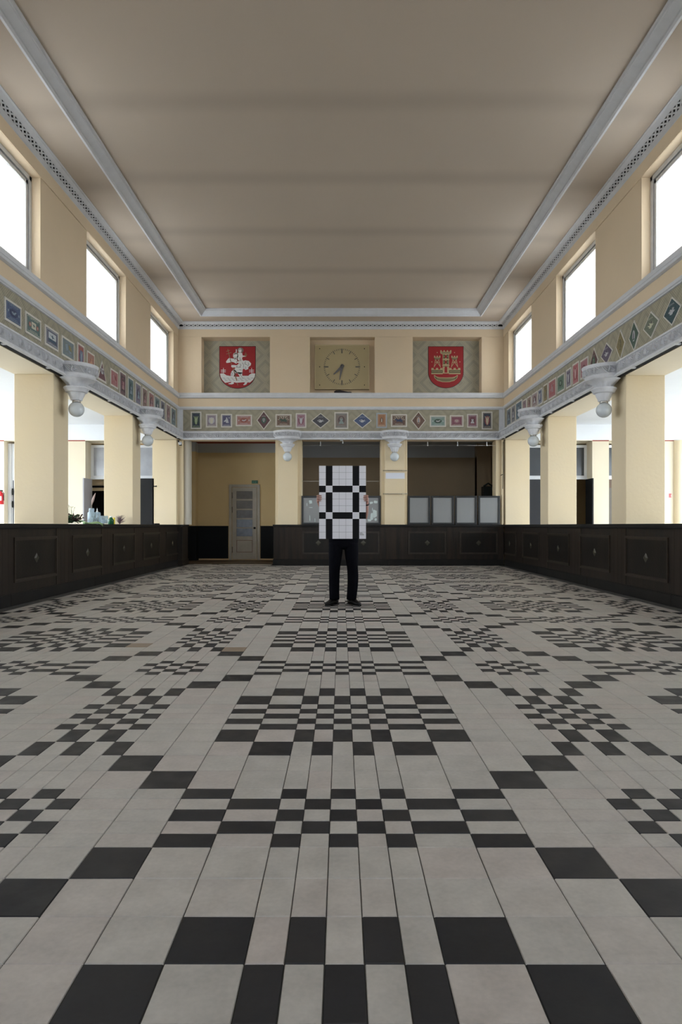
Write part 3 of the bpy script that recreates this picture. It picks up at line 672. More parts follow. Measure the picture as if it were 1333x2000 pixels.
for sg, side in ((-1,'left'),(1,'right')):
    root = empty('service_counter', (sg*4.465, 0, 0), label='long dark oak panelled counter along the %s side of the hall' % side, category='counter')
    m = MB(); m.box(-.0, YF+1, .0, sg*.018, YC1, 1.058)
    pils = [q+(.09 if sg > 0 else 0) for q in PIL]
    yy = YF+1
    for q in pils+[99]:
        e_ = min(q, YC1)
        if e_-yy > .1: m.box(sg*.018, yy+.01, 0, sg*.5, e_-.01, 1.058)
        yy = q+.55
    m.build('carcass', WOOD, root)
    off = .01 if sg < 0 else .0
    for k in range(8):
        yc = 9.71+1.963*(4-k)+off
        if yc+.68 > YC1-.1: yc -= 0
        rz = PI/2 if sg < 0 else -PI/2
        add_panel(root, (sg*-.001, yc-0, .308), rz)
        # vertical boards of the stile between panels
        for j in range(4):
            b = MB(); w4 = .603/4; b.box(-w4/2+.0015,-.006,.172,w4/2-.0015,.0,1.05); 
            key = ('st', j % 2)
            if key not in CNT: CNT[key] = b.mesh('stile_board', mat('stile_oak_%d' % (j%2), [(.015,.0105,.008),(.010,.0075,.006)][j%2], .42, .25, noise=(9,.9,(.033,.021,.013),(1,1,.08))))
            ys_ = yc-.68-.603+w4*(j+.5)
            put(CNT[key], 'stile_board', root, (0, ys_, 0), rz)
    # skirting boards
    for k in range(8):
        y0 = 18.1-3.05*(k+1)+.0; y1 = y0+3.045
        b = MB(); b.box(sg*-.018, max(y0,YF+1), 0, 0, y1, .155); b.box(sg*-.010, max(y0,YF+1), .155, 0, y1, .168); b.build('skirting_board', WOODS, root, bevel=.003)
    # end block
    b = MB(); b.box(sg*-.13, YC1, 0, sg*.03, 18.2, 1.058) if sg > 0 else b.box(.13, YC1-.0, .0, -.05, 18.8, 1.058)
    if sg < 0: b.box(.15, YC1-.02, 0, -.05, 18.82, .16); b.build('end_block', WOOD, root, bevel=.004)
    t = MB(); t.box(sg*-.06, YF+1, 1.06, sg*.02, YC1+(0.0 if sg < 0 else -.03), 1.116); yy = YF+1
    t.box(sg*-.045, YF+1, 1.045, sg*-.005, YC1-.03, 1.06)
    for q in pils+[99]:
        e_ = min(q-.003, YC1+(.17 if sg > 0 else 0.0))
        if e_-yy > .1: t.box(sg*.02, yy, 1.06, sg*.60, e_, 1.116)
        yy = q+.553
    if sg < 0: t.box(.16, YC1, 1.06, -.055, 18.82, 1.116)
    o = t.build('worktop', WOODS, label='dark worktop running along the %s counter' % side, category='worktop', bevel=.004); o.location = (sg*4.465, 0, 0)
# back counter
root = empty('service_counter', (0, 18.12, 0), label='dark oak panelled counter below the back wall behind the person', category='counter')
m = MB(); m.box(-1.845, 0, 0, 4.44, .075, 1.058)
for a, b_ in ((-1.08,1.09),(1.84,4.29)): m.box(a, .075, 0, b_, .6, 1.058)
m.build('carcass', WOOD, root)
def pmesh(w_): a, f, d = panel_local(w_, .62); return (a.mesh('panel', WOODP), f.mesh('panel_moulding', WOODM), d.mesh('diamond_boss', INLAY))
P1, P2 = pmesh(.88), pmesh(1.04)
for xc, ms_ in ((-.62,P1),(.61,P1),(2.355,P2),(3.76,P2)): add_panel(root, (xc, -.001, .308), 0, ms_)
bx_ = [(-1.84,-1.07),(-.17,.16),(1.06,1.82),(2.89,3.23),(4.29,4.44)]
for a, b_ in bx_:
    n = max(1, round((b_-a)/.15)); w4 = (b_-a)/n
    for j in range(n):
        b = MB(); b.box(a+w4*j+.0015, -.006, .172, a+w4*(j+1)-.0015, 0, 1.05); b.build('stile_board', MATS['stile_oak_%d' % (j % 2)], root)
for a, b_ in ((-1.86,1.30),(1.303,4.44)):
    b = MB(); b.box(a, -.018, 0, b_, 0, .155); b.box(a, -.010, .155, b_, 0, .168); b.build('skirting_board', WOODS, root, bevel=.003)
t = MB(); t.box(-1.86,-.05,1.06,4.42,.078,1.116)
for a, b_ in ((-1.08,1.095),(1.835,4.295)): t.box(a, .078, 1.06, b_, .62, 1.116)
o = t.build('worktop', WOODS, label='dark worktop of the back counter under the notice frames', category='worktop', bevel=.004); o.location = (0, 18.12, 0)

# ------------------------------------------------------------------ notice frames on the back counter
GREYG = mat('grey_acrylic', (.26,.26,.255), .3, .3, noise=(2.5,.6,(.21,.215,.215),(1,1,.3)), bump=(2,.2))
GLINT = mat('pale_glint', (.55,.62,.60), .25, .6)
def notice(xc, w_, lab, film=None):
    r = empty('notice_frame', (xc, 18.30, 1.118), label=lab, category='notice frame', group='notice frames on the back counter')
    m = MB(); h_ = .79; m.frame(-w_/2, 0, w_/2, h_, .052, -.03, .03); m.box(-w_/2-.0, -.045, 0, w_/2, .045, .035); m.build('frame', mat('black_frame',(.012,.013,.014),.35), r, bevel=.004)
    m = MB(); m.box(-w_/2+.05,-.006,.05,w_/2-.05,.006,h_-.05); m.build('panel', GREYG, r)
    if film:
        rr = random.Random(film)
        for k, (cx, cz_, sw, sh) in enumerate(FILM_GLINTS[film]):
            m = MB(); n = 8; pts = [(cx+sw*(abs(math.cos(2*PI*(i+.5)/n))**.5*math.copysign(1,math.cos(2*PI*(i+.5)/n)))*rr.uniform(.6,1.1), cz_+sh*(abs(math.sin(2*PI*(i+.5)/n))**.5*math.copysign(1,math.sin(2*PI*(i+.5)/n)))*rr.uniform(.65,1.05)) for i in range(n)]
            m.plate(pts, -.009, -.007); m.build('film_glint', GLINT, r)  # pale plates paint in reflections on the crinkled plastic
FILM_GLINTS = {1: [(-.10,.62,.055,.06),(-.09,.47,.06,.010),(-.12,.18,.010,.10),(.02,.12,.008,.06),(-.2,.55,.012,.05)], 2: [(.22,.62,.055,.045),(.10,.60,.05,.04),(.20,.30,.06,.12),(.12,.22,.05,.10),(.05,.12,.05,.04),(.22,.14,.035,.04),(.13,.42,.012,.05)]}
notice(-.738, .70, 'notice frame left of the poster, grey panel with painted film highlights', 1)
notice(.0, .72, 'notice frame hidden mostly behind the poster, middle of three')
notice(.735, .70, 'notice frame just right of the poster with pale painted film glints', 2)
for k, (a, b_) in enumerate([(797.5,840.8),(843,887),(889.3,931.8),(934.6,977)]):
    notice((X(a,18.3)+X(b_,18.3))/2, X(b_,18.3)-X(a,18.3), ['first grey notice frame right of the cream pillar with brass rails','second grey notice frame right of that pillar','third grey notice frame, next to last on the right','last grey notice frame at the right end of back counter'][k])

# wires, hangers, brass rails, paper
m = MB(); d = 18.27
for a, b_ in ((-1.08,1.095),(1.83,4.28)): m.tube([(a,d,Z(870,d)),(b_,d,Z(870,d))], .004, 6)
r = m.build('curtain_wire', METAL, label='thin steel wire stretched just below the beam along back openings', category='wire')
for u in (626.5, 836, 894.5, 951.5):
    m = MB(); xx = X(u,d); m.tube([(xx,d,Z(862.5,d)),(xx,d,Z(870,d))], .010, 6); m.ball((xx,d,Z(870,d)), .018, 8, 6); m.build('hanger', mat('white_gloss',(.7,.7,.7)), r)
m = MB(); m.tube([(-1.08,d,Z(940,d)),(1.095,d,Z(940,d))], .005, 6); m.build('lower_wire', METAL, label='thin steel wire crossing the opening behind the poster', category='wire')
for k, v in enumerate((919, 964.5)):
    d = 18.13; z = Z(v, d); r = empty('brass_rail', (1.475, d, z), label='%s thin brass rail with brackets on the right back pillar' % ('upper','lower')[k], category='rail', group='brass rails on the back pillar')
    m = MB(); m.tube([(-.33,0,0),(.33,0,0)], .013, 8); m.build('rod', BRASS, r)
    m = MB()
    for q in (-.31,-.19,.19,.31): m.tube([(q,0,0),(q,.07,0)], .008, 8); m.ball((q,0,0), .018, 8, 6)
    m.build('bracket', BRASS, r)
m = MB(); d = 18.2; m.box(X(754,d),18.196,Z(935,d),X(791,d),18.204,Z(923.5,d)); m.build('paper_notice', mat('white_paper',(.72,.74,.80),.7), label='blank white paper strip between the brass rails', category='paper')
# small devices
d = 18.1; r = empty('security_camera', (X(352.5,d), d, Z(866,d)), label='small white box camera under the beam in the left back corner', category='camera')
m = MB(); m.box(-.045,-.03,-.035,.035,.06,.035,0); m.build('housing', mat('white_gloss',(.7,.7,.7)), r, bevel=.006)
m = MB(); m.tube([(0,-.04,.005),(0,-.03,.005)], .012); m.build('lens', BLACK, r); m = MB(); m.box(-.03,-.01,-.055,.03,.06,-.036); m.tube([(-.06,.06,.035),(-.06,.03,.075)],.02); m.build('bracket', BLACK, r)
d = 18.4; r = empty('ceiling_sensor', (X(669,d), d, ZS), label='small white bracket light fixed under the beam above the poster', category='sensor')
m = MB(); m.box(-.06,-.03,-.03,.02,.03,0); m.box(-.0,-.02,-.10,.03,.02,-.02); m.build('housing', mat('white_gloss',(.7,.7,.7)), r, bevel=.005)

# ------------------------------------------------------------------ bracket lamps
def half_arc(c, r, a0, a1, n): return [(c[0]+r*math.cos(a0+(a1-a0)*i/n), c[1]+r*math.sin(a0+(a1-a0)*i/n)) for i in range(n+1)]
def lamp_meshes():
    # local: wall plane at y=0 (band face), room towards -y, z=0 at world z 3.43
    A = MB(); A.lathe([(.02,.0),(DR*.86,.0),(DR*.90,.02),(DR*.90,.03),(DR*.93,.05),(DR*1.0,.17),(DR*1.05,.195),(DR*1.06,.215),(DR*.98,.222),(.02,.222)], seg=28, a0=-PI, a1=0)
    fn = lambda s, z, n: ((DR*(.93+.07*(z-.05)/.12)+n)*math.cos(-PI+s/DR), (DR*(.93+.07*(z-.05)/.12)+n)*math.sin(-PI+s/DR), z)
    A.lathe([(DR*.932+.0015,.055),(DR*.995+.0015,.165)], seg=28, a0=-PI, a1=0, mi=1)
    R = MB(); n = 5; Lg = PI*DR/n
    for k in range(n): unit(R, fn, k*Lg, P_=Lg, z0=.052, h=.12)
    c = (0,-.055,0); B = MB()
    B.lathe([(.285,0),(.29,-.008),(.235,-.032,.10),(.165,-.075,.20),(.125,-.13,.22)], c, 48, flute=8)
    C = MB(); C.lathe([(.12,-.125),(.195,-.130),(.20,-.15),(.185,-.165),(.165,-.205),(.14,-.215),(.12,-.215)], c, 32)
    D = MB(); D.lathe([(.135,-.21),(.125,-.25,.10),(.10,-.30,.16),(.09,-.335,.16),(.04,-.336)], c, 40, flute=10)
    E_ = MB(); E_.lathe([(.058,-.333),(.058,-.352),(.066,-.352),(.066,-.364),(.04,-.366)], c, 20)
    G = MB(); G.ball((0,-.055,-.475), .122, 28, 18)
    for q in (B, C, D, E_): q.v = [(a, min(b_, .128), c_) for a, b_, c_ in q.v]
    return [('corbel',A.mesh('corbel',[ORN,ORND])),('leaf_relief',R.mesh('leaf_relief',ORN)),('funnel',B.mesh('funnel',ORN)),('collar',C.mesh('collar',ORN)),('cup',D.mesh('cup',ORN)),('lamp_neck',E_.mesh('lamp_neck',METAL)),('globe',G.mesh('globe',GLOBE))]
LM = lamp_meshes()
def lamp(loc, rz, lab):
    r = empty('bracket_lamp', loc, rz, label=lab, category='lamp', group='plaster bracket lamps')
    par = {}
    for n_, me_ in LM:
        par[n_] = put(me_, n_, par.get('corbel') if n_ == 'leaf_relief' else r)
XL = XW-BP+.005
lamp((-XL, 10.66, 3.43), PI/2, 'largest lamp on the left, plaster bracket with white globe before nearest pillar')
lamp((-XL, 14.59, 3.43), PI/2, 'smaller plaster lamp on the left, before the middle left pillar')
lamp((XL, 10.73, 3.43), -PI/2, 'largest lamp on the right, plaster bracket with white globe before nearest pillar')
lamp((XL, 14.66, 3.43), -PI/2, 'smaller plaster lamp on the right, before the middle right pillar')
lamp((-1.455, YB-BP, 3.43), 0, 'plaster lamp on the back pillar left of the poster')
lamp((1.455, YB-BP, 3.43), 0, 'plaster lamp on the back pillar above the brass rails')
lamp((-XL, 6.72, 3.43), PI/2, 'plaster lamp on the left just outside the picture')
lamp((XL, 6.80, 3.43), -PI/2, 'plaster lamp on the right just outside the picture')

# ------------------------------------------------------------------ frieze panels and stamps
WV = weave_mat('woven_frieze_side', .59, (0,-3.68), usex=False); WVB = weave_mat('woven_frieze_back', .59, (.0,-3.68))
m = MB(); m.box(-XW, YF, 3.68, -XW+.008, YB-.13, 4.275); m.build('frieze', WV, label='patterned olive frieze along the left wall behind the stamps', category='frieze')
m = MB(); m.box(XW, YF, 3.68, XW-.008, YB-.13, 4.275); m.build('frieze', WV, label='patterned olive frieze along the right wall behind the stamps', category='frieze')
m = MB(); m.box(-XW+.14, YB-.008, 3.68, XW-.14, YB, 4.275); m.build('frieze', WVB, label='patterned olive frieze across the back wall behind the stamps', category='frieze')

def ell(cx, cz_, rx, rz_, n=18, a0=0, a1=2*PI): return [(cx+rx*math.cos(a0+(a1-a0)*i/n), cz_+rz_*math.sin(a0+(a1-a0)*i/n)) for i in range(n)]
def C(*c):
    lum = .3*c[0]+.59*c[1]+.11*c[2]; d = tuple(q*.82+lum*.18+6 for q in c)
    return mat('print_%02x%02x%02x' % c, tuple((q/255)**2.2 for q in d), .6, noise=(70,.42,tuple(((q*.6+210*.4)/255)**2.2 for q in d)))
PAPER = mat('stamp_paper', (.66,.635,.58), .7)
txt_cache = {}
def text_mesh(body, m):
    k = (body, m.name)
    if k not in txt_cache:
        cu = bpy.data.curves.new('lettering', 'FONT'); cu.body = body; cu.align_x = 'CENTER'; cu.align_y = 'CENTER'; cu.size = 1; cu.extrude = .0; cu.resolution_u = 2
        o = bpy.data.objects.new('lettering', cu); COL.objects.link(o); bpy.context.view_layer.update()
        me_ = bpy.data.meshes.new_from_object(o.evaluated_get(bpy.context.evaluated_depsgraph_get()))
        bpy.data.objects.remove(o); me_.transform(Matrix.Rotation(PI/2, 4, 'X')); me_.materials.clear(); me_.materials.append(m); txt_cache[k] = me_
    return txt_cache[k]
def letter(body, m, parent, x, y, z, h, wd=None):
    me_ = text_mesh(body, m); o = put(me_, 'lettering', parent, (x, y, z)); sx_ = h
    if wd: sx_ = wd/max(.01, max(v.co.x for v in me_.vertices)*2)
    o.scale = (sx_, 1, h); return o
def motif(k, w_, h_, c1, c2):
    """returns list of (polygon, layer, colour index) around the centre; u = unit"""
    r = min(w_, h_); P = []
    if k == 'dove':
        P += [(ell(0,0,w_*.27,h_*.25), 1, 1), ([(-.16*w_,.02*h_),(-.08*w_,.08*h_),(0,.0),(.12*w_,.12*h_),(.20*w_,.10*h_),(.12*w_,.0),(.06*w_,-.10*h_),(-.06*w_,-.10*h_),(-.12*w_,-.03*h_)], 2, 2)]
        for s in (-1,1): P += [(ell(s*w_*.37,0,w_*.04,h_*.09,8), 1, 2)]
    elif k == 'plane':
        P += [([(-.32*w_,-.1*h_),(.32*w_,-.1*h_),(.32*w_,.34*h_),(-.32*w_,.34*h_)],1,2), ([(-.2*w_,.16*h_),(-.04*w_,.12*h_),(.02*w_,.24*h_),(.05*w_,.10*h_),(.2*w_,.04*h_),(.06*w_,.03*h_),(.02*w_,-.06*h_),(-.03*w_,.05*h_)],2,1), ([(-.32*w_,-.1*h_),(.32*w_,-.16*h_),(.32*w_,-.3*h_),(-.32*w_,-.3*h_)],1,1)]
    elif k == 'plane2':
        P += [([(-.16*w_,-.2*h_),(.16*w_,-.2*h_),(.16*w_,.24*h_),(-.16*w_,.24*h_)],1,2), ([(-.12*w_,.10*h_),(-.03*w_,.06*h_),(.02*w_,.14*h_),(.03*w_,.04*h_),(.12*w_,.0),(.03*w_,-.02*h_),(.0,-.08*h_),(-.03*w_,.0)],2,0)]
        for s in (-1,1): P += [(ell(s*w_*.28,0,w_*.08,h_*.16,12), 1, 1), (ell(s*w_*.28,0,w_*.02,h_*.10,8), 2, 2)]
    elif k == 'rider':
        P += [([(-.34*w_,.0),(-.22*w_,.22*h_),(-.1*w_,.12*h_),(.05*w_,.14*h_),(.1*w_,.3*h_),(.16*w_,.12*h_),(.34*w_,-.02*h_),(.2*w_,-.06*h_),(.3*w_,-.24*h_),(.08*w_,-.12*h_),(-.1*w_,-.1*h_),(-.2*w_,-.24*h_),(-.16*w_,-.02*h_),(-.26*w_,.04*h_)],2,1)]
        for i in range(7):
            a = PI*(i+.2)/6.5; P += [([(.04*w_*math.cos(a),.05*h_),(.42*w_*math.cos(a-.06),.05*h_+.4*h_*math.sin(a-.06)),(.42*w_*math.cos(a+.06),.05*h_+.4*h_*math.sin(a+.06))],1,2)]
    elif k == 'portrait':
        P += [(ell(0,.03*h_,w_*.30,h_*.32),1,1), (ell(0,.10*h_,w_*.13,h_*.15,14),3,2), ([(-.22*w_,-.26*h_),(-.16*w_,-.08*h_),(0,-.02*h_),(.16*w_,-.08*h_),(.22*w_,-.26*h_)],2,2), (ell(0,.20*h_,w_*.13,h_*.07,12),4,0),
              (ell(-.05*w_,.11*h_,w_*.02,h_*.012,6),4,0),(ell(.05*w_,.11*h_,w_*.02,h_*.012,6),4,0)]
    elif k == 'figure':
        P += [(ell(0,.22*h_,w_*.07,h_*.055,12),3,2), ([(-.10*w_,.16*h_),(-.24*w_,.32*h_),(-.28*w_,.30*h_),(-.16*w_,.10*h_),(-.16*w_,-.1*h_),(-.06*w_,-.3*h_),(.08*w_,-.3*h_),(.16*w_,-.08*h_),(.18*w_,.10*h_),(.28*w_,.28*h_),(.23*w_,.31*h_),(.10*w_,.16*h_)],2,2), (ell(.0,0,w_*.33,h_*.34),1,1)]
    elif k == 'seated':
        P += [(ell(.02*w_,.24*h_,w_*.09,h_*.07,12),3,2), ([(-.02*w_,.18*h_),(-.12*w_,.08*h_),(-.3*w_,-.06*h_),(-.28*w_,-.14*h_),(-.08*w_,-.08*h_),(-.06*w_,-.22*h_),(.26*w_,-.24*h_),(.2*w_,-.02*h_),(.16*w_,.14*h_)],2,2), (ell(.3*w_,.28*h_,w_*.06,h_*.05,10),2,2)]
    elif k == 'arms':
        P += [(ell(0,0,w_*.24,h_*.24),1,1), ([(-.10*w_,.12*h_),(.10*w_,.12*h_),(.10*w_,-.02*h_),(0,-.14*h_),(-.10*w_,-.02*h_)],2,2), ([(-.05*w_,.08*h_),(.05*w_,.08*h_),(.03*w_,-.04*h_),(0,-.09*h_),(-.03*w_,-.04*h_)],3,0)]
    elif k == 'dunes':
        P += [([(-.26*w_,-.02*h_),(-.1*w_,.12*h_),(.06*w_,.04*h_),(.2*w_,.14*h_),(.14*w_,.0),(.28*w_,-.02*h_),(.08*w_,-.1*h_),(-.1*w_,-.08*h_)],1,2), (ell(.1*w_,.10*h_,w_*.06,h_*.06,12),2,1), (ell(-.02*w_,-.12*h_,w_*.12,h_*.05,14),2,2), (ell(-.12*w_,.03*h_,w_*.05,h_*.04,10),2,1)]
    elif k == 'church':
        P += [(ell(0,.0,w_*.17,h_*.26),1,1), ([(-.05*w_,-.14*h_),(-.05*w_,.06*h_),(0,.22*h_),(.05*w_,.06*h_),(.05*w_,-.14*h_)],2,2), ([(-.12*w_,-.14*h_),(.12*w_,-.14*h_),(.08*w_,-.2*h_),(-.08*w_,-.2*h_)],2,0)]
    elif k == 'abstract':
        P += [([(-.3*w_,.2*h_),(-.1*w_,.3*h_),(-.05*w_,-.1*h_),(-.2*w_,-.25*h_)],1,2), ([(.02*w_,.28*h_),(.2*w_,.2*h_),(.3*w_,-.1*h_),(.06*w_,.0)],1,1), ([(-.05*w_,-.12*h_),(.28*w_,-.18*h_),(.1*w_,-.3*h_)],1,2)]
    return P
def stamp(loc, rz, w_, h_, shape, field, c1, c2, kind, lab, paper=None, text='LIETUVA'):
    pm = paper or PAPER
    def outline(w2, h2, teeth=0):
        if shape == 'diamond': cn = [(0,h2/2),(-w2/2,0),(0,-h2/2),(w2/2,0)]
        elif shape == 'triangle': cn = [(0,h2/2),(-w2/2,-h2/2),(w2/2,-h2/2)]
        else: cn = [(-w2/2,-h2/2),(w2/2,-h2/2),(w2/2,h2/2),(-w2/2,h2/2)]
        if not teeth: return cn
        pts = []
        for i in range(len(cn)):
            (ax,az),(bx2,bz) = cn[i], cn[(i+1)%len(cn)]; L = math.hypot(bx2-ax, bz-az); n = max(4,int(L/.026)); nx2, nz2 = (bz-az)/L, -(bx2-ax)/L
            cx = ax*nx2+az*nz2; sgn = -1 if cx > 0 else 1
            for j in range(n):
                for t, d_ in ((0,0),(.5,0),(.5,.006),(1,.006)):
                    q = (j+t)/n
                    if j == n-1 and t == 1: continue
                    pts.append((ax+(bx2-ax)*q+nx2*d_*sgn, az+(bz-az)*q+nz2*d_*sgn))
        return pts
    r = empty('stamp_plaque', loc, rz, label=lab, category='plaque', group='painted stamp plaques on the frieze')
    m = MB(); m.plate(outline(w_, h_, 1), -.014, 0); m.build('border', pm, r)
    ins = .045 if shape != 'rect' else .035
    m = MB(); k = 1.9 if shape == 'diamond' else 1.2
    if shape == 'diamond': sc = 1-ins/(w_*h_/2/math.hypot(w_/2,h_/2)); iw, ih = w_*sc, h_*sc; zc = 0
    elif shape == 'triangle': iw, ih, zc = w_*.74, h_*.74, -.012
    else: iw, ih, zc = w_-2*ins, h_-2*ins, 0
    sh2 = lambda P: [(a, b_+zc) for a, b_ in P]
    m.plate(sh2(outline(iw, ih)), -.017, -.013, 0)
    if shape == 'rect':
        t = .006
        m.frame(-iw/2+.012,-ih/2+.012,iw/2-.012,ih/2-.012,t,-.019,-.016,2)
    for (poly, lay, ci) in motif(kind, iw*(.8 if shape != 'rect' else 1), ih*(.8 if shape != 'rect' else .9), c1, c2): m.plate(sh2(poly), -.017-.0022*lay, -.016, ci)
    pic = m.build('picture', [field, c1, c2], r)
    if shape == 'rect':
        th = min(.055, ih*.13)
        if kind in ('dove','rider','plane2','abstract'): letter(text, c2, pic, 0, -.0195, ih*.36, th*1.1, iw*.62); letter('PASTAS', c2, pic, 0, -.0195, -ih*.36, th*1.1, iw*.55)
        else: letter(text, c2, pic, 0, -.0195, -ih*.40, th, iw*.72); 
        if kind == 'portrait': letter(text, c2, pic, 0, -.0195, ih*.41, th*.8, iw*.7)
    elif shape == 'diamond': letter(text, c2, pic, 0, -.0195, ih*(.24 if h_>w_ else .26), .034, iw*.34)
    return r
NAVY, MAUVE, INDIGO, SALMON, MAROON = C(28,40,66), C(128,112,130), C(62,62,98), C(158,92,80), C(84,46,48)
GREEN, CRIM, GREY, BLUE, BROWN = C(48,82,66), C(122,58,76), C(58,58,66), C(58,76,118), C(98,66,52)
CREAM, PALE, TEAL, ORANGE, GOLD, PINK = C(196,190,168), C(176,176,182), C(62,98,98), C(158,98,58), C(140,122,58), C(166,120,124)
SKYB, DGREEN, REDO, PURP = C(120,140,160), C(38,62,48), C(160,72,60), C(104,92,116)
DB = YB-.008
BACK = [
 (373,394,804,838,'rect',NAVY,DGREEN,C(150,168,120),'figure','navy stamp with pale green figure, first from left on back frieze'),
 (402.5,425,808.5,835,'rect',MAUVE,PALE,CREAM,'figure','mauve stamp with pale winged figure, second from left on back frieze'),
 (432,454,808.5,835,'rect',INDIGO,GREY,PALE,'seated','indigo stamp with white seated figure, third from left on back frieze'),
 (461,493,810,832.5,'rect',SALMON,C(136,60,46),PALE,'dove','wide salmon red stamp with white bird in oval, back frieze'),
 (501.5,530,802,840,'diamond',MAROON,GREEN,PALE,'arms','tall maroon diamond stamp with green emblem, left half of back frieze'),
 (538.5,570,809,834,'rect',BROWN,DGREEN,CREAM,'rider','brown stamp with dark green rider over the left back lamp'),
 (578,599,807,836,'rect',C(150,96,112),CRIM,PALE,'figure','dusty rose stamp with pale figure right of the green rider'),
 (608,645.5,806.5,837,'diamond',GREY,C(40,40,46),PALE,'dunes','wide dark grey diamond stamp left of the portrait stamp'),
 (653.5,681,805,838,'rect',C(120,104,96),C(82,60,60),C(120,140,136),'portrait','grey brown stamp with teal portrait, centre of back frieze'),
 (689.5,727,806.5,837,'diamond',BLUE,C(38,50,80),PALE,'dunes','wide blue diamond stamp right of the portrait stamp'),
 (735.5,756.5,806.5,836,'rect',ORANGE,C(100,70,50),CREAM,'church','orange stamp with pale blue grey border on back frieze'),
 (764,795.7,809,834,'rect',BROWN,C(36,50,88),CREAM,'rider','brown stamp with dark blue rider over the right back lamp'),
 (803.5,832.5,803,840,'diamond',BROWN,C(178,148,132),SKYB,'church','tall brown diamond stamp with blue tower, right half of back frieze'),
 (840,871.8,811.5,834,'rect',C(108,138,128),DGREEN,PALE,'dove','wide green stamp with white bird in oval, back frieze'),
 (879,906,811,834,'rect',CRIM,C(150,100,112),CREAM,'arms','small wide crimson stamp right of the green bird stamp'),
 (912.6,934,808.5,835.5,'rect',CRIM,MAROON,PALE,'portrait','crimson portrait stamp with broad white border, second from right on back frieze'),
 (941.5,962.5,804,839,'rect',NAVY,C(120,40,50),C(190,170,140),'figure','navy stamp with cream figure on red, last on right of back frieze'),
]
for (a,b_,t_,v_,sh_,f_,c1,c2,k_,lab) in BACK:
    stamp((X((a+b_)/2,DB), DB, Z((t_+v_)/2,DB)), 0, (b_-a)*DB/F, (v_-t_)*DB/F, sh_, f_, c1, c2, k_, lab, paper=(C(150,165,178) if 'blue grey border' in lab else None))
LEFT = [
 (8.05,8.55,.31,'rect',C(120,40,44),MAROON,PALE,'abstract','dark red stamp cut by the left edge of the picture'),
 (8.80,9.26,.31,'rect',BLUE,C(38,52,92),SKYB,'dove','blue stamp with white bird in oval, nearest whole one on left frieze'),
 (9.375,9.87,.31,'rect',C(70,100,98),REDO,CREAM,'plane2','teal stamp with airplane and two red ovals on left frieze'),
 (10.0,10.48,.31,'rect',C(84,84,106),C(52,80,104),C(180,190,194),'plane','grey blue stamp with airplane over sea on left frieze'),
 (10.6,11.1,.325,'rect',C(104,120,122),GOLD,SKYB,'abstract','grey blue stamp with yellow shape on left frieze'),
 (11.23,11.53,.45,'rect',REDO,C(74,84,130),SKYB,'figure','tall orange red stamp with blue figure above the nearest left lamp'),
 (11.65,12.01,.40,'rect',C(158,106,92),MAROON,C(190,130,100),'seated','orange brown stamp with dark figure partly behind the nearest left lamp'),
 (12.14,12.63,.40,'triangle',C(100,52,62),GREY,PALE,'plane2','maroon triangular stamp, the only triangle on left frieze'),
 (12.84,13.28,.34,'rect',C(168,92,92),C(130,46,50),PINK,'abstract','small red stamp right of the triangular stamp'),
 (13.37,13.76,.50,'rect',C(74,56,62),CRIM,PINK,'portrait','tall dark maroon portrait stamp on left frieze with pink figure'),
 (13.89,14.26,.49,'rect',TEAL,C(44,62,72),SKYB,'portrait','tall teal portrait stamp on left frieze above the small lamp'),
 (14.40,14.79,.49,'rect',PURP,C(60,56,76),SKYB,'portrait','tall purple portrait stamp on left frieze, next after the teal one'),
 (14.89,15.27,.49,'rect',C(122,98,88),C(80,50,50),PINK,'portrait','tall brownish portrait stamp on left frieze above the small lamp globe'),
 (15.39,15.81,.49,'rect',C(150,92,86),C(60,60,70),PINK,'portrait','tall brick red portrait stamp on left frieze, fifth from back corner'),
 (15.88,16.32,.49,'rect',C(72,104,106),C(46,60,70),PALE,'portrait','tall teal portrait stamp on left frieze, fourth from back corner'),
 (16.41,16.80,.49,'rect',C(96,90,104),C(48,46,56),SKYB,'portrait','tall violet grey portrait stamp on left frieze, third from back corner'),
 (16.93,17.33,.49,'rect',C(124,104,104),MAROON,PINK,'portrait','tall pinkish grey portrait stamp on left frieze, second from back corner'),
 (17.42,17.89,.49,'rect',C(90,110,108),C(70,50,60),SKYB,'portrait','tall green grey portrait stamp on left frieze, next to back corner'),
]
for (a,b_,h_,sh_,f_,c1,c2,k_,lab) in LEFT:
    stamp((-XW+.008, (a+b_)/2, 3.975), PI/2, b_-a, h_, sh_, f_, c1, c2, k_, lab)
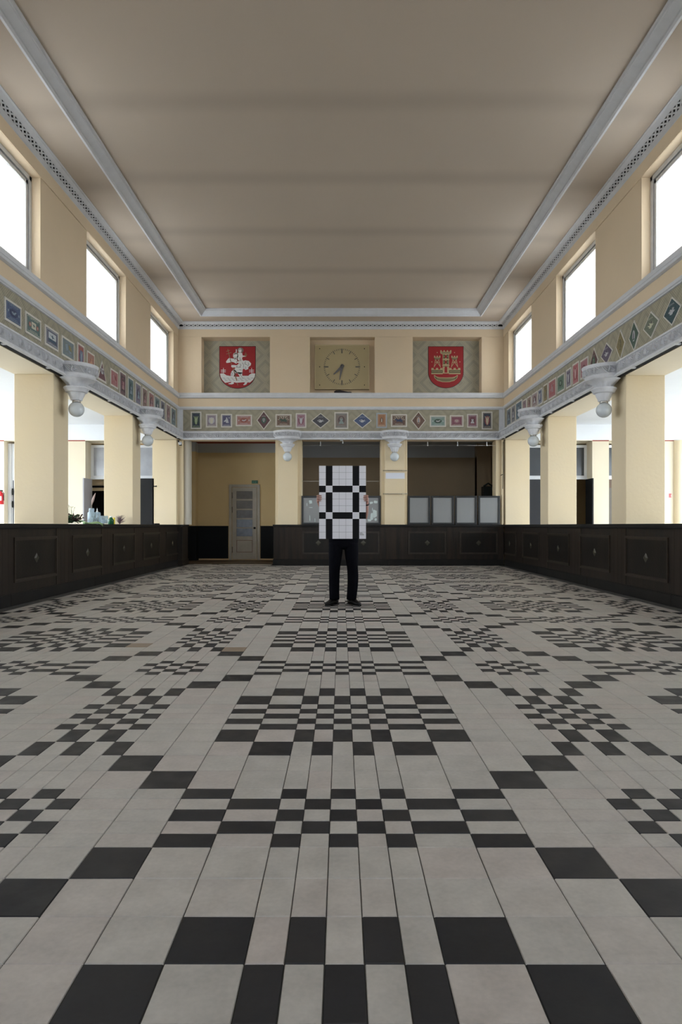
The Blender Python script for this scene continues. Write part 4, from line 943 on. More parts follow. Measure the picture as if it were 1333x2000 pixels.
RIGHT = [
 (991.5,999.5,.47,'rect',C(86,96,104),GREY,SKYB,'portrait','tall slate grey portrait stamp on right frieze, next to back corner'),
 (1000.5,1008,.47,'rect',C(100,98,104),C(60,66,80),PALE,'portrait','tall pale grey portrait stamp on right frieze, second from back corner'),
 (1009.2,1021,.47,'rect',C(70,98,116),C(44,58,74),SKYB,'figure','tall blue green stamp on right frieze behind the small lamp'),
 (1022.5,1029.7,.36,'rect',C(132,110,120),PURP,PINK,'figure','small lilac stamp on right frieze just above the small lamp'),
 (1031.2,1039,.36,'rect',C(146,124,104),C(90,70,58),PINK,'portrait','small tan stamp on right frieze above the small lamp'),
 (1040.5,1051.5,.36,'rect',C(146,118,118),MAROON,PALE,'portrait','small dusty pink stamp on right frieze right of the tan one'),
 (1052.7,1060.7,.36,'rect',C(70,84,120),C(46,54,84),PALE,'figure','small blue stamp on right frieze between pink and gold stamps'),
 (1063,1071.3,.40,'rect',C(122,106,72),C(70,76,84),GOLD,'figure','narrow gold and grey stamp on right frieze'),
 (1073,1087.5,.40,'rect',C(168,82,84),C(74,64,82),PINK,'seated','bright red stamp with dark seated figure on right frieze'),
 (1090,1104.3,.36,'rect',C(76,108,88),DGREEN,C(140,166,146),'arms','green rectangular stamp on right frieze'),
 (1107.3,1117.5,.38,'rect',PURP,C(80,72,94),PALE,'figure','narrow purple stamp on right frieze beside the green one'),
 (1120,1132.5,.42,'rect',C(172,76,80),C(140,50,58),C(200,150,150),'figure','tall red stamp on right frieze with pale robed figure'),
 (1135,1150.5,.36,'rect',C(160,96,104),C(110,50,66),PINK,'arms','rose red stamp half hidden by the nearest right lamp'),
 (1154,1170.3,.50,'diamond',MAROON,GREEN,C(120,150,120),'arms','tall maroon and green diamond stamp above the nearest right lamp'),
 (1175,1199,.38,'diamond',C(84,72,96),C(60,50,70),PALE,'dunes','wide purple diamond stamp on right frieze'),
 (1204.5,1223,.50,'diamond',C(120,106,60),C(70,66,50),GOLD,'church','tall gold diamond stamp on right frieze'),
 (1230,1251,.48,'diamond',C(46,76,60),PALE,GREY,'church','tall dark green diamond stamp on right frieze'),
 (1258,1290,.40,'diamond',C(92,102,82),C(70,60,60),C(190,190,160),'dunes','wide olive diamond stamp on right frieze'),
 (1297,1333.5,.40,'diamond',C(28,62,70),C(150,150,150),PALE,'dunes','wide teal diamond stamp cut by the right edge of the picture'),
]
for (a,b_,h_,sh_,f_,c1,c2,k_,lab) in RIGHT:
    dd = XW-.012; y1, y0 = dd*F/(a-UX), dd*F/(b_-UX)
    stamp((XW-.008, (y0+y1)/2, 3.975), -PI/2, y1-y0, h_, sh_, f_, c1, c2, k_, lab)

# ------------------------------------------------------------------ coats of arms
def arms_root(xc, lab, x0, x1):
    r = empty('coat_of_arms', (xc, YB+.37, 5.485), label=lab, category='mural')
    m = MB(); m.box(x0-xc, -.012, -.79, x1-xc, 0, .775); m.build('woven_panel', weave_mat('woven_panel', .78, (.0,.0), (.46,.415,.315), (.22,.235,.20)), r)
    return r
def zp(x, z): return ((x-CX)*K, -(z-CZ)*K)
K = 18.61/F/8.887
def shield(m, x0, x1, zt, zs, zb, y, mi, grow=0):
    cx = (x0+x1)/2; rx = (x1-x0)/2+grow
    pts = [zp(cx-rx, zt-grow), zp(cx+rx, zt-grow)]+[zp(cx+rx*math.cos(a), zs+(zb-zs+grow)*math.sin(a)) for a in [PI*i/24 for i in range(25)]]
    m.plate(pts, y, -.012, mi)
RED = mat('shield_red', (.33,.008,.012), .55); BLK = mat('shield_black', (.008,.007,.008), .6); WHT = mat('shield_white', (.72,.72,.71), .6); STAFF = mat('shield_brown', (.27,.165,.085), .6); HALO = mat('shield_grey', (.20,.17,.145), .6)
CX, CZ = 660, 600
ax = X(390+CX/8.887, 18.61); r = arms_root(ax, 'red shield with white saint carrying a child, left wall niche', -NX1, -NX0)
r.location.z = Z(650+CZ/8.887, 18.61)
for ch in r.children: ch.location.z = 5.485-r.location.z
m = MB(); shield(m, 352, 970, 241, 700, 962, -.018, 1, 8); shield(m, 352, 970, 241, 700, 962, -.021, 0)
m.build('shield', [RED, BLK], r)
m = MB()
def pl(pts, lay, mi): m.plate([zp(*p) for p in pts], -.021-.0025*lay, -.02, mi)
def pe(cx, cz_, rx, rz_, lay, mi, n=20): pl([(cx+rx*math.cos(2*PI*i/n), cz_+rz_*math.sin(2*PI*i/n)) for i in range(n)], lay, mi)
def st(pts, wd, lay, mi):
    for (a, b_), (c_, d_) in zip(pts, pts[1:]):
        L = math.hypot(c_-a, d_-b_) or 1; nx2, nz2 = -(d_-b_)/L*wd/2, (c_-a)/L*wd/2
        pl([(a+nx2,b_+nz2),(c_+nx2,d_+nz2),(c_-nx2,d_-nz2),(a-nx2,b_-nz2)], lay, mi)
W_, K_, S_, H_2 = 0, 1, 2, 3
pl([(358,712),(390,704),(430,710),(470,740),(540,752),(600,762),(680,765),(760,748),(850,748),(880,718),(930,702),(970,710),(962,765),(930,820),(875,866),(820,858),(740,862),(640,868),(560,850),(500,862),(445,870),(400,822),(370,770)], 1, W_)
pe(712,305,54,50,1,H_2); pe(706,308,27,38,2,W_); pe(706,300,20,22,3,H_2,12); pe(706,312,17,22,4,W_,12)
pl([(668,348),(742,352),(752,398),(800,402),(812,414),(748,420),(742,452),(722,492),(668,478),(652,425)], 2, W_)
pl([(632,348),(634,290),(642,284),(650,300),(648,350)], 2, W_)
pe(630,400,46,56,2,W_); pl([(590,395),(612,350),(662,352),(676,395),(650,372),(612,378)], 3, H_2)
pe(618,440,24,24,3,H_2,12); pe(616,432,16,16,4,W_,10)
pl([(520,436),(552,446),(640,452),(668,500),(640,540),(600,515),(560,505),(520,520),(470,526),(462,502),(490,462)], 1, W_)
pl([(640,520),(700,480),(750,462),(765,520),(752,620),(746,705),(700,718),(640,700),(598,655),(628,602),(570,606),(552,590),(556,562),(600,560),(650,566),(690,530)], 2, W_)
pl([(748,492),(800,478),(858,490),(897,532),(892,566),(850,598),(848,630),(802,648),(772,622),(746,642),(740,560)], 1, W_)
pl([(610,630),(560,670),(542,720),(548,768),(592,776),(606,724),(648,690)], 2, W_)
pl([(655,690),(745,690),(742,738),(782,786),(812,842),(768,836),(706,770)], 2, W_)
pl([(560,846),(596,850),(598,886),(560,898),(505,892),(502,884),(545,872)], 2, W_)
pl([(790,852),(838,858),(812,900),(770,912),(762,902),(785,880)], 2, W_)
for q in ((417,0),(907,-6)):
    st([(q[0],612),(q[0],706)], 9, 2, W_); st([(q[0]-44,650),(q[0]+40,650)], 11, 2, W_); st([(q[0]-44,680),(q[0]+40,680)], 11, 2, W_)
st([(492,286),(560,560)], 11, 3, S_); st([(585,615),(650,836)], 16, 3, S_); st([(655,872),(670,916)], 12, 3, S_)
st([(466,324),(530,306)], 9, 3, S_); st([(468,372),(556,344)], 9, 3, S_)
st([(805,338),(805,402)], 6, 3, S_); st([(786,365),(824,365)], 6, 3, S_); st([(778,386),(832,386)], 8, 3, S_); pe(804,402,18,10,3,S_,10)
for L in ([(600,420),(630,452)],[(660,430),(665,480),(640,520)],[(700,430),(712,470)],[(700,540),(722,560),(700,600)],[(660,575),(640,600),(720,600)],[(745,520),(770,560),(765,610)],[(800,500),(790,545),(830,560)],[(850,520),(860,550),(835,580)],[(800,590),(806,632)],[(630,660),(650,700)],[(690,640),(730,650)],[(700,715),(760,800)],[(620,700),(610,760)],[(560,720),(566,750)],[(530,480),(545,500)],[(560,690),(580,720)]): st(L, 5, 4, K_)
for i, z0 in enumerate((790, 812, 834)):
    for a0 in range(400+i*20, 900-i*20, 70): st([(a0,z0),(a0+22,z0-5),(a0+48,z0+2)], 4, 2, K_)
m.build('saint_figure', [WHT, BLK, STAFF, HALO], r)
CX, CZ = 635, 600
ax = X(800+CX/8.887, 18.61); r = arms_root(ax, 'red shield with cream castle towers over a boat, right wall niche', NX0+.01, NX1+.03)
r.location.z = Z(650+CZ/8.887, 18.61)
for ch in r.children: ch.location.z = 5.485-r.location.z
m = MB(); shield(m, 334, 936, 243, 690, 956, -.018, 1, 7); shield(m, 334, 936, 243, 690, 956, -.021, 0)
m.build('shield', [RED, BLK], r)
m = MB(); O_, G2, R_ = 0, 1, 2
def rc(x0, z0, x1, z1, lay, mi): pl([(x0,z0),(x1,z0),(x1,z1),(x0,z1)], lay, mi)
for a in (538, 592, 650, 706): rc(a, 305, a+26, 335, 1, O_)
pl([(535,330),(732,330),(726,362),(692,376),(578,376),(542,362)], 1, O_); rc(560,345,708,356,2,G2)
rc(580,374,690,708,1,O_); 
for z0 in (380, 478): rc(590,z0,618,z0+70,2,G2); rc(650,z0,680,z0+70,2,G2); rc(619,z0+8,649,z0+60,2,R_); rc(598,z0+28,612,z0+36,3,O_); rc(656,z0+28,672,z0+36,3,O_)
rc(572,460,700,470,2,O_); rc(572,560,700,572,2,O_); rc(590,580,680,590,2,G2)
pl([(612,694),(612,610),(622,590),(648,590),(658,610),(658,694)], 2, R_); 
for s in (0, 1):
    f = (lambda q: q) if not s else (lambda q: 1270-q)
    def pf2(pts, lay, mi): pl([(f(a), b_) for a, b_ in pts], lay, mi)
    for a in (430, 474, 518): pf2([(a,400),(a+22,400),(a+22,424),(a,424)], 1, O_)
    pf2([(428,424),(540,424),(530,462),(512,470),(455,470),(438,462)], 1, G2); pf2([(428,424),(540,424),(538,436),(430,436)], 2, O_); pf2([(440,448),(530,448),(528,456),(442,456)],2,O_)
    for L in ([(455,465),(428,600)],[(512,465),(542,600)],[(455,470),(538,590)],[(512,470),(432,590)],[(452,515),(520,515)]): st([(f(a), b_) for a, b_ in L], 9, 1, O_)
    for a in (384, 462, 536): pf2([(a,612),(a+40 if a < 530 else a+42,612),(a+40,645),(a,645)], 1, O_)
    pf2([(382,642),(580,642),(580,718),(382,718)], 1, G2); pf2([(382,640),(580,640),(580,650),(382,650)],2,O_); pf2([(382,700),(580,700),(580,720),(382,720)],2,O_)
    for a in range(395, 570, 26): pf2([(a,664),(a+10,664),(a+10,684),(a,684)], 2, O_)
    for a, b_ in ((485,345),(392,507)): pe(f(a), b_, 9, 9, 1, O_, 8)
hull = [(425,738),(440,735),(470,760),(520,774),(635,778),(750,774),(800,760),(830,735),(845,738),(830,790),(780,835),(700,856),(635,858),(570,856),(490,835),(440,790)]
pl(hull, 1, O_); pl([(437,748),(470,776),(520,788),(635,792),(750,788),(800,776),(833,748),(820,790),(775,825),(700,843),(635,846),(570,843),(495,825),(450,790)], 2, G2)
for z0 in (800, 822): st([(480,z0-8),(540,z0+2),(635,z0+4),(730,z0+2),(790,z0-8)], 6, 3, O_)
m.build('castle_emblem', [mat('castle_cream', (.47,.37,.21), .6), mat('castle_olive', (.11,.10,.045), .6), RED], r)

# ------------------------------------------------------------------ clock
cx, cz0 = X(668.4,18.42), Z(716.2,18.42); kx = 18.42/F
r = empty('wall_clock', (cx, 18.44, cz0), label='square cream wall clock with grey hands in the centre niche', category='clock')
FACE = mat('clock_face', (.44,.36,.20), .5, .4, noise=(2,.4,(.40,.32,.18)))
x0, x1, z0, z1 = (615.2-668.4)*kx, (722-668.4)*kx, -(760-716.2)*kx, (716.2-673)*kx
m = MB(); m.box(x0, .0, z0, x1, .10, z1); m.build('case', FACE, r, bevel=.006)
m = MB(); m.frame(x0, z0, x1, z1, .022, -.014, .002); m.build('rim', mat('clock_rim',(.52,.43,.25),.4), r, bevel=.003)
TICK = mat('tick_grey',(.10,.095,.075),.5)
m = MB(); R0 = 35.6*kx
for i in range(60):
    a = 2*PI*i/60; big = i % 15 == 0; mid = i % 5 == 0
    ln, wd = (.13,.032) if big else ((.10,.020) if mid else (.038,.014))
    dx, dz = math.sin(a), math.cos(a); px, pz = dz, -dx
    q = [(dx*R0+px*wd/2, dz*R0+pz*wd/2), (dx*R0-px*wd/2, dz*R0-pz*wd/2), (dx*(R0-ln)-px*wd/2, dz*(R0-ln)-pz*wd/2), (dx*(R0-ln)+px*wd/2, dz*(R0-ln)+pz*wd/2)]
    m.plate(q, -.006, .001)
m.build('hour_marks', TICK, r)
HAND = mat('hand_grey',(.12,.115,.115),.4)
def hand(a, L, w0, w1, y, nm):
    dx, dz = math.sin(a), math.cos(a); px, pz = dz, -dx; b_ = .07
    m = MB(); m.plate([(dx*L+px*w1/2,dz*L+pz*w1/2),(dx*L-px*w1/2,dz*L-pz*w1/2),(-dx*b_*.3-px*w0/2,-dz*b_*.3-pz*w0/2),(-dx*b_-px*w0*.3,-dz*b_-pz*w0*.3),(-dx*b_+px*w0*.3,-dz*b_+pz*w0*.3),(-dx*b_*.3+px*w0/2,-dz*b_*.3+pz*w0/2)], y, y+.006); m.build(nm, HAND, r)
hand(math.radians(227), .315, .09, .026, -.024, 'hour_hand'); hand(math.radians(190), .375, .09, .018, -.034, 'minute_hand')
m = MB(); m.tube([(0,-.042,0),(0,0,0)], .046, 20); m.build('hand_hub', HAND, r)
m = MB()
for sx_ in (-1, 1):
    for q in (-1, 0, 1): m.tube([(sx_*43.8*kx+.004,-.008,q*35.5*kx),(sx_*43.8*kx+.004,.002,q*35.5*kx)], .013, 10)
m.build('screw', BLACK, r)
m = MB(); d = 18.33; zt = 4.738
m.tube([(X(653,d),d,zt+.035),(X(657,d),d,zt+.05),(X(664,d),d,zt+.05),(X(672,d),d,zt+.038),(X(680,d),d,zt+.024),(X(686,d),d,zt+.022),(X(687.5,d),d,zt+.02)], [.012,.04,.045,.032,.022,.022,.01], 10)
m.build('wooden_club', mat('dark_brown_lump',(.030,.020,.022),.7,bump=(30,.6)), label='dark brown tapered wooden piece lying in the niche under the clock', category='ornament')

# ------------------------------------------------------------------ things on the left counter
ZT = 1.117
def cx_at(u, xx): return xx*F/(u-UX)       # depth where a plane x = xx is seen at column u
rr = random.Random(3)
def leaf(m, base, tip, wd, mi=0):
    b_, t_ = Vector(base), Vector(tip); mid = (b_+t_)/2+Vector((0,0,.012)); d_ = (t_-b_); n = d_.cross(Vector((0,0,1)))
    if n.length < 1e-4: n = Vector((1,0,0))
    n = n.normalized()*wd/2
    m.add([b_, mid+n, t_, mid-n, mid-Vector((0,0,.006))], [(0,1,4),(1,2,4),(2,3,4),(3,0,4)], mi)
GL = mat('leaf_green',(.05,.14,.05),.45,noise=(8,.7,(.06,.13,.05))); GL2 = mat('light_leaf',(.30,.44,.20),.5); RB = mat('twig_brown',(.05,.02,.016),.7)
p = Vector((-4.76, 11.6, ZT)); r = empty('plant_arrangement', p, label='green leafy arrangement with red brown twigs at left on counter', category='plant')
m = MB()
for i in range(150):
    a = rr.uniform(0,2*PI); ra = rr.uniform(0,.17); b_ = Vector((ra*math.cos(a), ra*math.sin(a)*1.2, .03+rr.uniform(0,.08))); L = rr.uniform(.05,.11)
    t_ = b_+Vector((rr.uniform(-1,1), rr.uniform(-1,1), rr.uniform(-.2,1))).normalized()*L
    t_.z = max(t_.z, .004); leaf(m, b_, t_, rr.uniform(.035,.065))
for i in range(60):
    a = rr.uniform(0,2*PI); b_ = Vector((.13*rr.uniform(-1,1), .34*rr.uniform(-1,1), .008+rr.uniform(0,.03))); t_ = b_+Vector((.10*math.cos(a), .14*math.sin(a), rr.uniform(.0,.05)))
    leaf(m, b_, t_, rr.uniform(.06,.10))
m.build('foliage', GL, r)
m = MB()
for i in range(70):
    a = rr.uniform(0,2*PI); b_ = Vector((.05+.10*math.cos(a), .12*math.sin(a), .05)); t_ = b_+Vector((rr.uniform(-.08,.12), rr.uniform(-.1,.1), rr.uniform(.03,.13))); m.tube([b_, (b_+t_)/2+Vector((.01,0,0)), t_], [.005,.004,.002], 5); m.ball(tuple(t_), .011, 6, 4)
m.build('twigs', RB, r)
m = MB()
for i in range(8):
    b_ = Vector((rr.uniform(-.12,.08), 0, .08)); t_ = b_+Vector((rr.uniform(-.04,.04),0,rr.uniform(.12,.24))); m.tube([b_, t_], [.005,.002], 5); leaf(m, t_, t_+Vector((rr.uniform(-.05,.05),0,.04)), .03)
m.build('sprigs', GL, r)
p = Vector((-4.56, 12.15, ZT)); r = empty('cabbage_leaf', p, label='large pale green leaf drooping over the counter edge below the vase', category='leaf')
m = MB(); N = 7; vs = []; 
for i in range(N):
    for j in range(N):
        a, b_ = i/(N-1), j/(N-1); q = math.sin(PI*min(1,max(0,b_*.9+.1)))
        yy = (a-.5)*.44*q; xx = -.16+b_*.36; zz = .012+.02*math.sin(a*9)+.014*math.sin(b_*7+a*5)
        if xx > .14: zz -= (xx-.14)*.7
        vs.append((xx, yy, zz+.006))
m.add(vs, [(i*N+j,i*N+j+1,(i+1)*N+j+1,(i+1)*N+j) for i in range(N-1) for j in range(N-1)], 0, True)
o = m.build('leaf_blade', GL2, r); so = o.modifiers.new('s','SOLIDIFY'); so.thickness = .004
JAR = bpy.data.materials.new('jar_glass'); JAR.use_nodes = True; n_ = JAR.node_tree; n_.nodes.clear()
o_ = n_.nodes.new('ShaderNodeOutputMaterial'); a_ = n_.nodes.new('ShaderNodeBsdfTransparent'); g_ = n_.nodes.new('ShaderNodeBsdfPrincipled'); x_ = n_.nodes.new('ShaderNodeMixShader')
g_.inputs['Base Color'].default_value = (.55,.62,.66,1); g_.inputs['Roughness'].default_value = .08; a_.inputs[0].default_value = (.85,.92,.95,1); x_.inputs[0].default_value = .30
n_.links.new(a_.outputs[0], x_.inputs[1]); n_.links.new(g_.outputs[0], x_.inputs[2]); n_.links.new(x_.outputs[0], o_.inputs[0])
WAX = mat('white_wax',(.8,.8,.78),.4)
def jar(u, xx, rad, h_, lab, candle=True, twigs=0):
    y = cx_at(u, xx); r = empty('glass_vase', (xx, y, ZT), label=lab, category='vase', group='glass vases on the left counter')
    m = MB(); m.lathe([(.002,.003),(rad*.92,.003),(rad,.02),(rad,h_*.9),(rad*.93,h_),(rad*.90,h_-.004),(rad*.96,h_*.88),(rad*.96,.03)], seg=24); m.build('glass', JAR, r)
    m = MB()
    for i in range(twigs): a = rr.uniform(0,2*PI); b_ = rad*.7; m.tube([(b_*math.cos(a),b_*math.sin(a),.02),(b_*math.cos(a+.4),b_*math.sin(a+.4),h_*rr.uniform(.4,.8))], .005, 5)
    if twigs: m.build('stems', mat('olive_stem',(.14,.13,.06),.6), r)
    if candle:
        m = MB(); m.lathe([(.002,.02),(rad*.5,.02),(rad*.5,h_*.55),(.002,h_*.56)], seg=14); m.build('candle', WAX, r)
jar(184, -4.66, .118, .225, 'large glass vase with stems on the left counter', True, 30)
jar(202.5, -4.66, .085, .165, 'small glass vase right of the large one', True, 6)
jar(179, -4.86, .05, .31, 'tall narrow glass candle holder behind the large vase', True)
r = empty('candle', (-4.80, cx_at(190,-4.80), ZT), label='thin white candle rising behind the large vase', category='candle')
m = MB(); m.lathe([(.002,0),(.022,0),(.022,.25),(.010,.255),(.010,.29),(.001,.32)], seg=12); m.build('wax', WAX, r)
y = cx_at(217,-4.70); r = empty('green_bottle', (-4.70,y,ZT), label='dark green bottle right of the small vase', category='bottle')
m = MB(); m.lathe([(.002,0),(.055,0),(.058,.01),(.058,.09),(.03,.125),(.022,.15),(.024,.16),(.002,.16)], seg=18); m.build('body', mat('bottle_green',(.01,.09,.03),.2), r)
m = MB(); m.lathe([(.025,.14),(.025,.165),(.002,.166)], seg=12); m.build('cap', WAX, r)
y = cx_at(223,-4.68); m = MB(); m.lathe([(.002,0),(.022,0),(.022,.12),(.012,.135),(.002,.14)], seg=12); o = m.build('yellow_bottle', mat('yellow_plastic',(.75,.62,.02),.4), label='slim yellow bottle beside the green bottle', category='bottle'); o.location = (-4.68, y, ZT)
y = cx_at(230,-4.74); r = empty('dried_grass', (-4.74,y,ZT), label='bunch of purple brown dried grass at right end of arrangement', category='plant')
m = MB()
for i in range(120):
    a = rr.uniform(0,2*PI); t_ = Vector((.12*math.cos(a)*rr.random()+.06, .16*math.sin(a)*rr.random(), rr.uniform(.06,.20))); m.tube([(0.04,0,.004),(t_.x*.4+.02,t_.y*.4,t_.z*.6),tuple(t_)], [.003,.0025,.0015], 4, caps=False)
m.build('grass_blades', mat('purple_grass',(.20,.13,.14),.8), r)
r = empty('pampas_plume', (-4.98, cx_at(176,-4.98), ZT), label='single pinkish feathery plume standing behind the vases', category='plant')
m = MB(); m.tube([(0,0,0),(.02,0,.3),(.06,0,.5)], [.005,.004,.003], 6); m.build('stem', mat('olive_stem',(.14,.13,.06)), r)
m = MB(); m.tube([(.035,0,.38),(.055,0,.47),(.085,0,.56),(.11,0,.62)], [.006,.025,.018,.003], 8); m.build('plume', mat('plume_pink',(.48,.36,.32),.9), r)
m = MB(); m.box(-.10,-.16,0,.10,.16,.008); o = m.build('paper_sheet', WAX, label='folded white paper lying flat on the left counter', category='paper'); o.location = (-4.78, cx_at(82,-4.78), ZT)
m = MB(); m.box(-.12,-.22,0,.12,.22,.03); o = m.build('dark_book', BLACK, label='flat dark book lying on the left counter near the far end', category='book', bevel=.004); o.location = (-4.80, cx_at(306,-4.80)-.35, ZT)

# ------------------------------------------------------------------ poster
PY = 8.95
px0, px1, pz0, pz1 = X(623.8,PY), X(715.3,PY), Z(1052.3,PY), Z(909.8,PY)
r = empty('poster_board', ((px0+px1)/2, PY, pz0), label='large white board with black crossing bands and grid held before the person', category='poster')
cw, chh = (px1-px0)/7, (pz1-pz0)/11; hw = (px1-px0)/2
PWH = mat('poster_white',(.83,.83,.90),.5); PBK = mat('poster_black',(.009,.009,.011),.6,.12); PLN = mat('poster_line',(.22,.22,.26),.6)
m = MB(); m.box(-hw, 0, 0, hw, .006, pz1-pz0); m.build('board', PWH, r)
bk = MB(); wt = MB(); ln = MB()
for i in range(7):
    for j in range(11):
        blk = (i in (1,5)) != (j in (3,7)); zz = (pz1-pz0)-j*chh
        (bk if blk else wt).box(-hw+i*cw, -.0012, zz-chh, -hw+(i+1)*cw, -.0002, zz)
for i in range(1,7):
    if i in (3,4): 
        for (a, b_) in ((0,3),(4,7),(8,11)): ln.box(-hw+i*cw-.0014,-.0022,(pz1-pz0)-b_*chh,-hw+i*cw+.0014,-.0011,(pz1-pz0)-a*chh)
for j in range(1,11):
    if j in (1,2,5,6,9,10):
        for (a, b_) in ((0,1),(2,5),(6,7)): ln.box(-hw+a*cw,-.0022,(pz1-pz0)-j*chh-.0014,-hw+b_*cw,-.0011,(pz1-pz0)-j*chh+.0014)
wt.build('white_squares', PWH, r); bk.build('black_bands', PBK, r); ln.build('grid_lines', PLN, r)
m = MB(); tx = -hw+6*cw+.008
for k, L in enumerate((.034,.040,.055,.055,.058)):
    z = .0895*1-.008-k*.0075
    s = 0
    while s < L:
        q = min(.004+.006*((k*7+int(s*1000))%3), L-s); m.box(tx+s, -.0022, z-.004, tx+s+q, -.0011, z); s += q+.0018
m.build('small_print', mat('print_grey',(.13,.13,.15),.6), r)

# ------------------------------------------------------------------ person
SKIN = mat('skin',(.42,.22,.17),.5,.4,noise=(20,.4,(.50,.27,.21)))
CLOTH = mat('black_cloth',(.004,.004,.006),.9,.04,noise=(3,.6,(.007,.007,.010)),bump=(9,.5))
HAIR = mat('dark_hair',(.03,.02,.015),.6); SHOE = mat('black_leather',(.006,.0055,.0055),.4,.3)
def skin_obj(name, pts, edges, parent, m, sub=2, root=0):
    me_ = bpy.data.meshes.new(name); me_.from_pydata([p[:3] for p in pts], edges, [])
    o = bpy.data.objects.new(name, me_); COL.objects.link(o); o.parent = parent
    sk = o.modifiers.new('skin','SKIN'); sk.use_smooth_shade = True
    ly = me_.skin_vertices[0].data if me_.skin_vertices else None
    if ly is None:
        bpy.context.view_layer.objects.active = o; bpy.context.view_layer.update(); ly = me_.skin_vertices[0].data
    for i, p in enumerate(pts):
        rr_ = p[3]; ly[i].radius = rr_ if isinstance(rr_, tuple) else (rr_, rr_); ly[i].use_root = (i == root)
    ss = o.modifiers.new('sub','SUBSURF'); ss.levels = sub; ss.render_levels = sub
    me_.materials.append(m)
    for pg in me_.polygons: pg.use_smooth = True
    return o
PR = empty('person', (.03, 9.12, 0), label='person in black trousers and black shoes holding a large board before face', category='person')
x0_ = .03; y0_ = 9.12
def J(x, y, z, rad): return (x-x0_, y-y0_, z, rad)
body = [J(.03,9.13,.96,(.13,.08)), J(.03,9.13,1.12,(.135,.10)), J(.03,9.14,1.32,(.165,.11)), J(.03,9.15,1.44,(.12,.085)), J(.03,9.15,1.52,(.055,.055)), J(.03,9.13,1.60,(.065,.075)), J(.03,9.12,1.68,(.075,.095)), J(.03,9.125,1.75,(.05,.065)),
        J(-.15,9.15,1.42,(.055,.055)), J(-.235,9.19,1.19,.043), J(-.268,9.06,1.33,.029), J(-.308,9.01,1.41,(.024,.028)), J(-.318,8.985,1.455,(.018,.036)),
        J(.21,9.15,1.42,(.055,.055)), J(.325,9.20,1.17,.044), J(.347,9.06,1.29,.032), J(.352,9.01,1.41,(.024,.028)), J(.358,8.985,1.458,(.018,.036)),
        J(-.07,9.13,.85,(.065,.07)), J(-.10,9.13,.50,.05), J(-.10,9.16,.12,.038), J(-.125,9.08,.05,(.03,.028)),
        J(.13,9.13,.85,(.065,.07)), J(.16,9.12,.50,.05), J(.155,9.16,.12,.038), J(.18,9.08,.05,(.03,.028))]
bed = [(0,1),(1,2),(2,3),(3,4),(4,5),(5,6),(6,7),(3,8),(8,9),(9,10),(10,11),(11,12),(3,13),(13,14),(14,15),(15,16),(16,17),(0,18),(18,19),(19,20),(20,21),(0,22),(22,23),(23,24),(24,25)]
bo = skin_obj('body', body, bed, PR, SKIN)
# fingers wrap round the board edge; thumbs stay behind it
for sg, ex, nm_2 in ((-1, px0, 'left'), (1, px1, 'right')):
    f = MB(); bases = [(1.492,.0092,.034),(1.469,.0096,.038),(1.446,.0092,.036),(1.424,.0080,.028)]
    for k, (z, rd, ln_) in enumerate(bases):
        pts = [(ex+sg*.016,8.992,z-.012),(ex+sg*.026,8.968,z-.004),(ex+sg*.020,8.941,z),(ex+sg*.002,8.9345,z+.001),(ex-sg*(ln_-.012),8.9365,z),(ex-sg*ln_,8.9395,z-.001)]
        f.tube([(a-x0_,b_-y0_,c_) for a,b_,c_ in pts], [rd*1.05,rd*1.1,rd*1.05,rd,rd*.9,rd*.55], 10)
    f.tube([(a-x0_,b_-y0_,c_) for a,b_,c_ in [(ex+sg*.012,9.0,1.43),(ex-sg*.006,8.985,1.455),(ex-sg*.03,8.970,1.475),(ex-sg*.048,8.966,1.485)]], [.012,.0115,.010,.006], 10)
    f.build('fingers', SKIN, bo)
    n = MB()
    for (z, rd, ln_) in bases: n.box(ex-sg*(ln_-.012)-x0_, 8.9275-y0_, z-.0045, ex-sg*(ln_+.001)-x0_, 8.9295-y0_, z+.0045)
    n.build('fingernails', mat('nail',(.50,.32,.28),.3), bo)
m = MB(); m.tube([(.352-x0_,9.02-y0_,1.375),(.352-x0_,9.01-y0_,1.39)], .031, 14, caps=False); m.build('wrist_strap', BLACK, PR)
# face
fc = MB(); fc.ball((0,-.098,1.675), .012, 8, 6); fc.tube([(0,-.085,1.70),(0,-.108,1.672),(0,-.09,1.662)], [.008,.014,.008], 8); fc.box(-.022,-.088,1.638,.022,-.078,1.644)
for s in (-1,1): fc.ball((s*.078,.005,1.68), .022, 8, 6, sz=1.4)
fc.build('face_features', SKIN, bo)
ey = MB()
for s in (-1,1): ey.ball((s*.032,-.078,1.70), .012, 10, 6)
ey.build('eyes', mat('eye_white',(.6,.6,.58),.2), bo)
hr = MB(); hr.lathe([(.088,1.66),(.094,1.72),(.085,1.765),(.05,1.80),(.001,1.81)], (0,.02,0), 20); hr.build('hair', HAIR, PR)
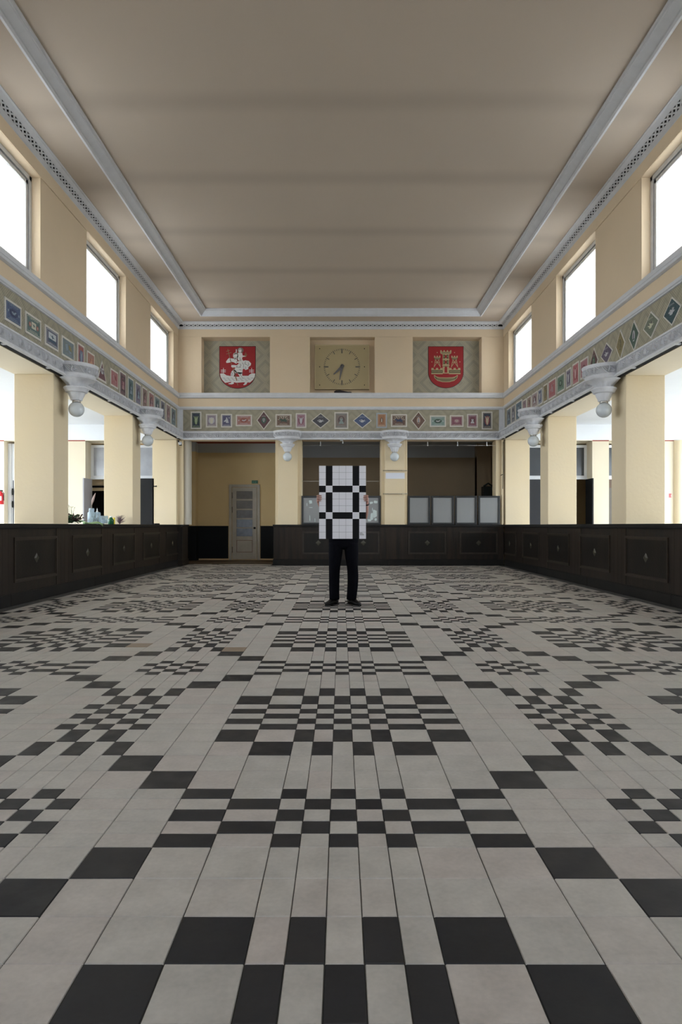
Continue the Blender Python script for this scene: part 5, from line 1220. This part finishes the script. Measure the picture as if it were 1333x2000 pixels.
# clothes
sh = skin_obj('shirt', [J(.035,9.13,.93,(.195,.125)), J(.03,9.13,1.10,(.165,.115)), J(.03,9.14,1.32,(.185,.13)), J(.03,9.15,1.43,(.135,.10)), J(.03,9.15,1.50,(.068,.065)), J(-.145,9.15,1.42,(.075,.075)), J(-.20,9.17,1.30,.062), J(.205,9.15,1.42,(.075,.075)), J(.262,9.175,1.30,.062)],
              [(0,1),(1,2),(2,3),(3,4),(3,5),(5,6),(3,7),(7,8)], PR, CLOTH)
def trouser():
    m = MB(); N = 20
    secs = [(.96,.035,.0,.200,.118),(.90,.035,.0,.203,.122)]
    def ring(cx, cy, rx, ry, z, wob=0): return [(cx-x0_+rx*math.cos(2*PI*i/N)*(1+wob*math.sin(5*i)), cy-y0_+ry*math.sin(2*PI*i/N)*(1+wob*math.cos(3*i)), z) for i in range(N)]
    rings = [ring(.035,9.13,.198,.120,.98), ring(.035,9.13,.204,.125,.90), ring(.035,9.13,.203,.128,.84), ring(.035,9.13,.185,.118,.80), ring(.035,9.13,.10,.09,.77), ring(.035,9.13,.01,.02,.762)]
    m.add([p for q in rings for p in q], [(k*N+i,(k)*N+(i+1)%N,(k+1)*N+(i+1)%N,(k+1)*N+i) for k in range(5) for i in range(N)], 0, True)
    for (pts) in ([(-.068,9.13,.100,.122,.86),(-.072,9.13,.100,.118,.76),(-.078,9.12,.092,.104,.65),(-.090,9.11,.078,.088,.52),(-.093,9.12,.074,.082,.38),(-.094,9.13,.072,.084,.22),(-.092,9.13,.070,.088,.14),(-.090,9.13,.070,.092,.078)],
                  [(.138,9.13,.100,.122,.86),(.142,9.13,.099,.118,.76),(.148,9.12,.092,.104,.65),(.155,9.11,.074,.088,.52),(.166,9.12,.078,.086,.43),(.162,9.13,.074,.084,.25),(.148,9.13,.070,.088,.14),(.143,9.13,.069,.092,.078)]):
        rg = [ring(a,b_,c_,d_,z,.018) for (a,b_,c_,d_,z) in pts]
        m.add([p for q in rg for p in q], [(k*N+i,(k+1)*N+i,(k+1)*N+(i+1)%N,k*N+(i+1)%N) for k in range(len(rg)-1) for i in range(N)], 0, True)
    o = m.build('trousers', CLOTH, PR); s2 = o.modifiers.new('s','SUBSURF'); s2.levels = 1; s2.render_levels = 1; so = o.modifiers.new('t','SOLIDIFY'); so.thickness = .004
trouser()
sk_ = MB(); sk_.tube([(-.10-x0_,.02,.20),(-.10-x0_,.015,.06)], .047, 14); sk_.tube([(.153-x0_,.02,.20),(.155-x0_,.015,.06)], .047, 14); sk_.build('socks', CLOTH, PR)
for sg, xa, ang in ((-1,-.097,-.55),(1,.150,.55)):
    m = MB(); N = 18; secs = [(.078,.028,.085),(.06,.040,.115),(.02,.044,.125),(-.03,.044,.110),(-.08,.047,.080),(-.13,.049,.060),(-.17,.042,.050),(-.198,.022,.034)]
    vs = []
    for (yy, hwid, top) in secs:
        for i in range(N):
            a = 2*PI*i/N; q = math.sin(a); vs.append((hwid*math.cos(a), yy, .012+(top-.012)*(.5+.5*q) if q > -.6 else .012))
    m.add(vs, [(k*N+i,k*N+(i+1)%N,(k+1)*N+(i+1)%N,(k+1)*N+i) for k in range(len(secs)-1) for i in range(N)]+[tuple(range(N))[::-1], tuple((len(secs)-1)*N+i for i in range(N))], 0, True)
    sole = [(.038,.078),(.048,.02),(.046,-.05),(.050,-.11),(.044,-.17),(.02,-.205),(-.02,-.205),(-.044,-.17),(-.050,-.11),(-.046,-.05),(-.048,.02),(-.038,.078)]
    n = len(sole); m.add([(a,b_,.0) for a,b_ in sole]+[(a,b_,.016) for a,b_ in sole], [tuple(range(n)), tuple(range(2*n-1,n-1,-1))]+[(i,(i+1)%n,n+(i+1)%n,n+i) for i in range(n)])
    o = m.build('shoe', SHOE, PR); o.location = (xa-x0_, .035, 0.001); o.rotation_euler = (0,0,ang)
    lc = MB()
    for k in range(4): lc.tube([(-.018,-.045-.022*k,.102-.012*k),(.018,-.04-.022*k,.102-.012*k)], .003, 5)
    lc.build('laces', BLACK, o)
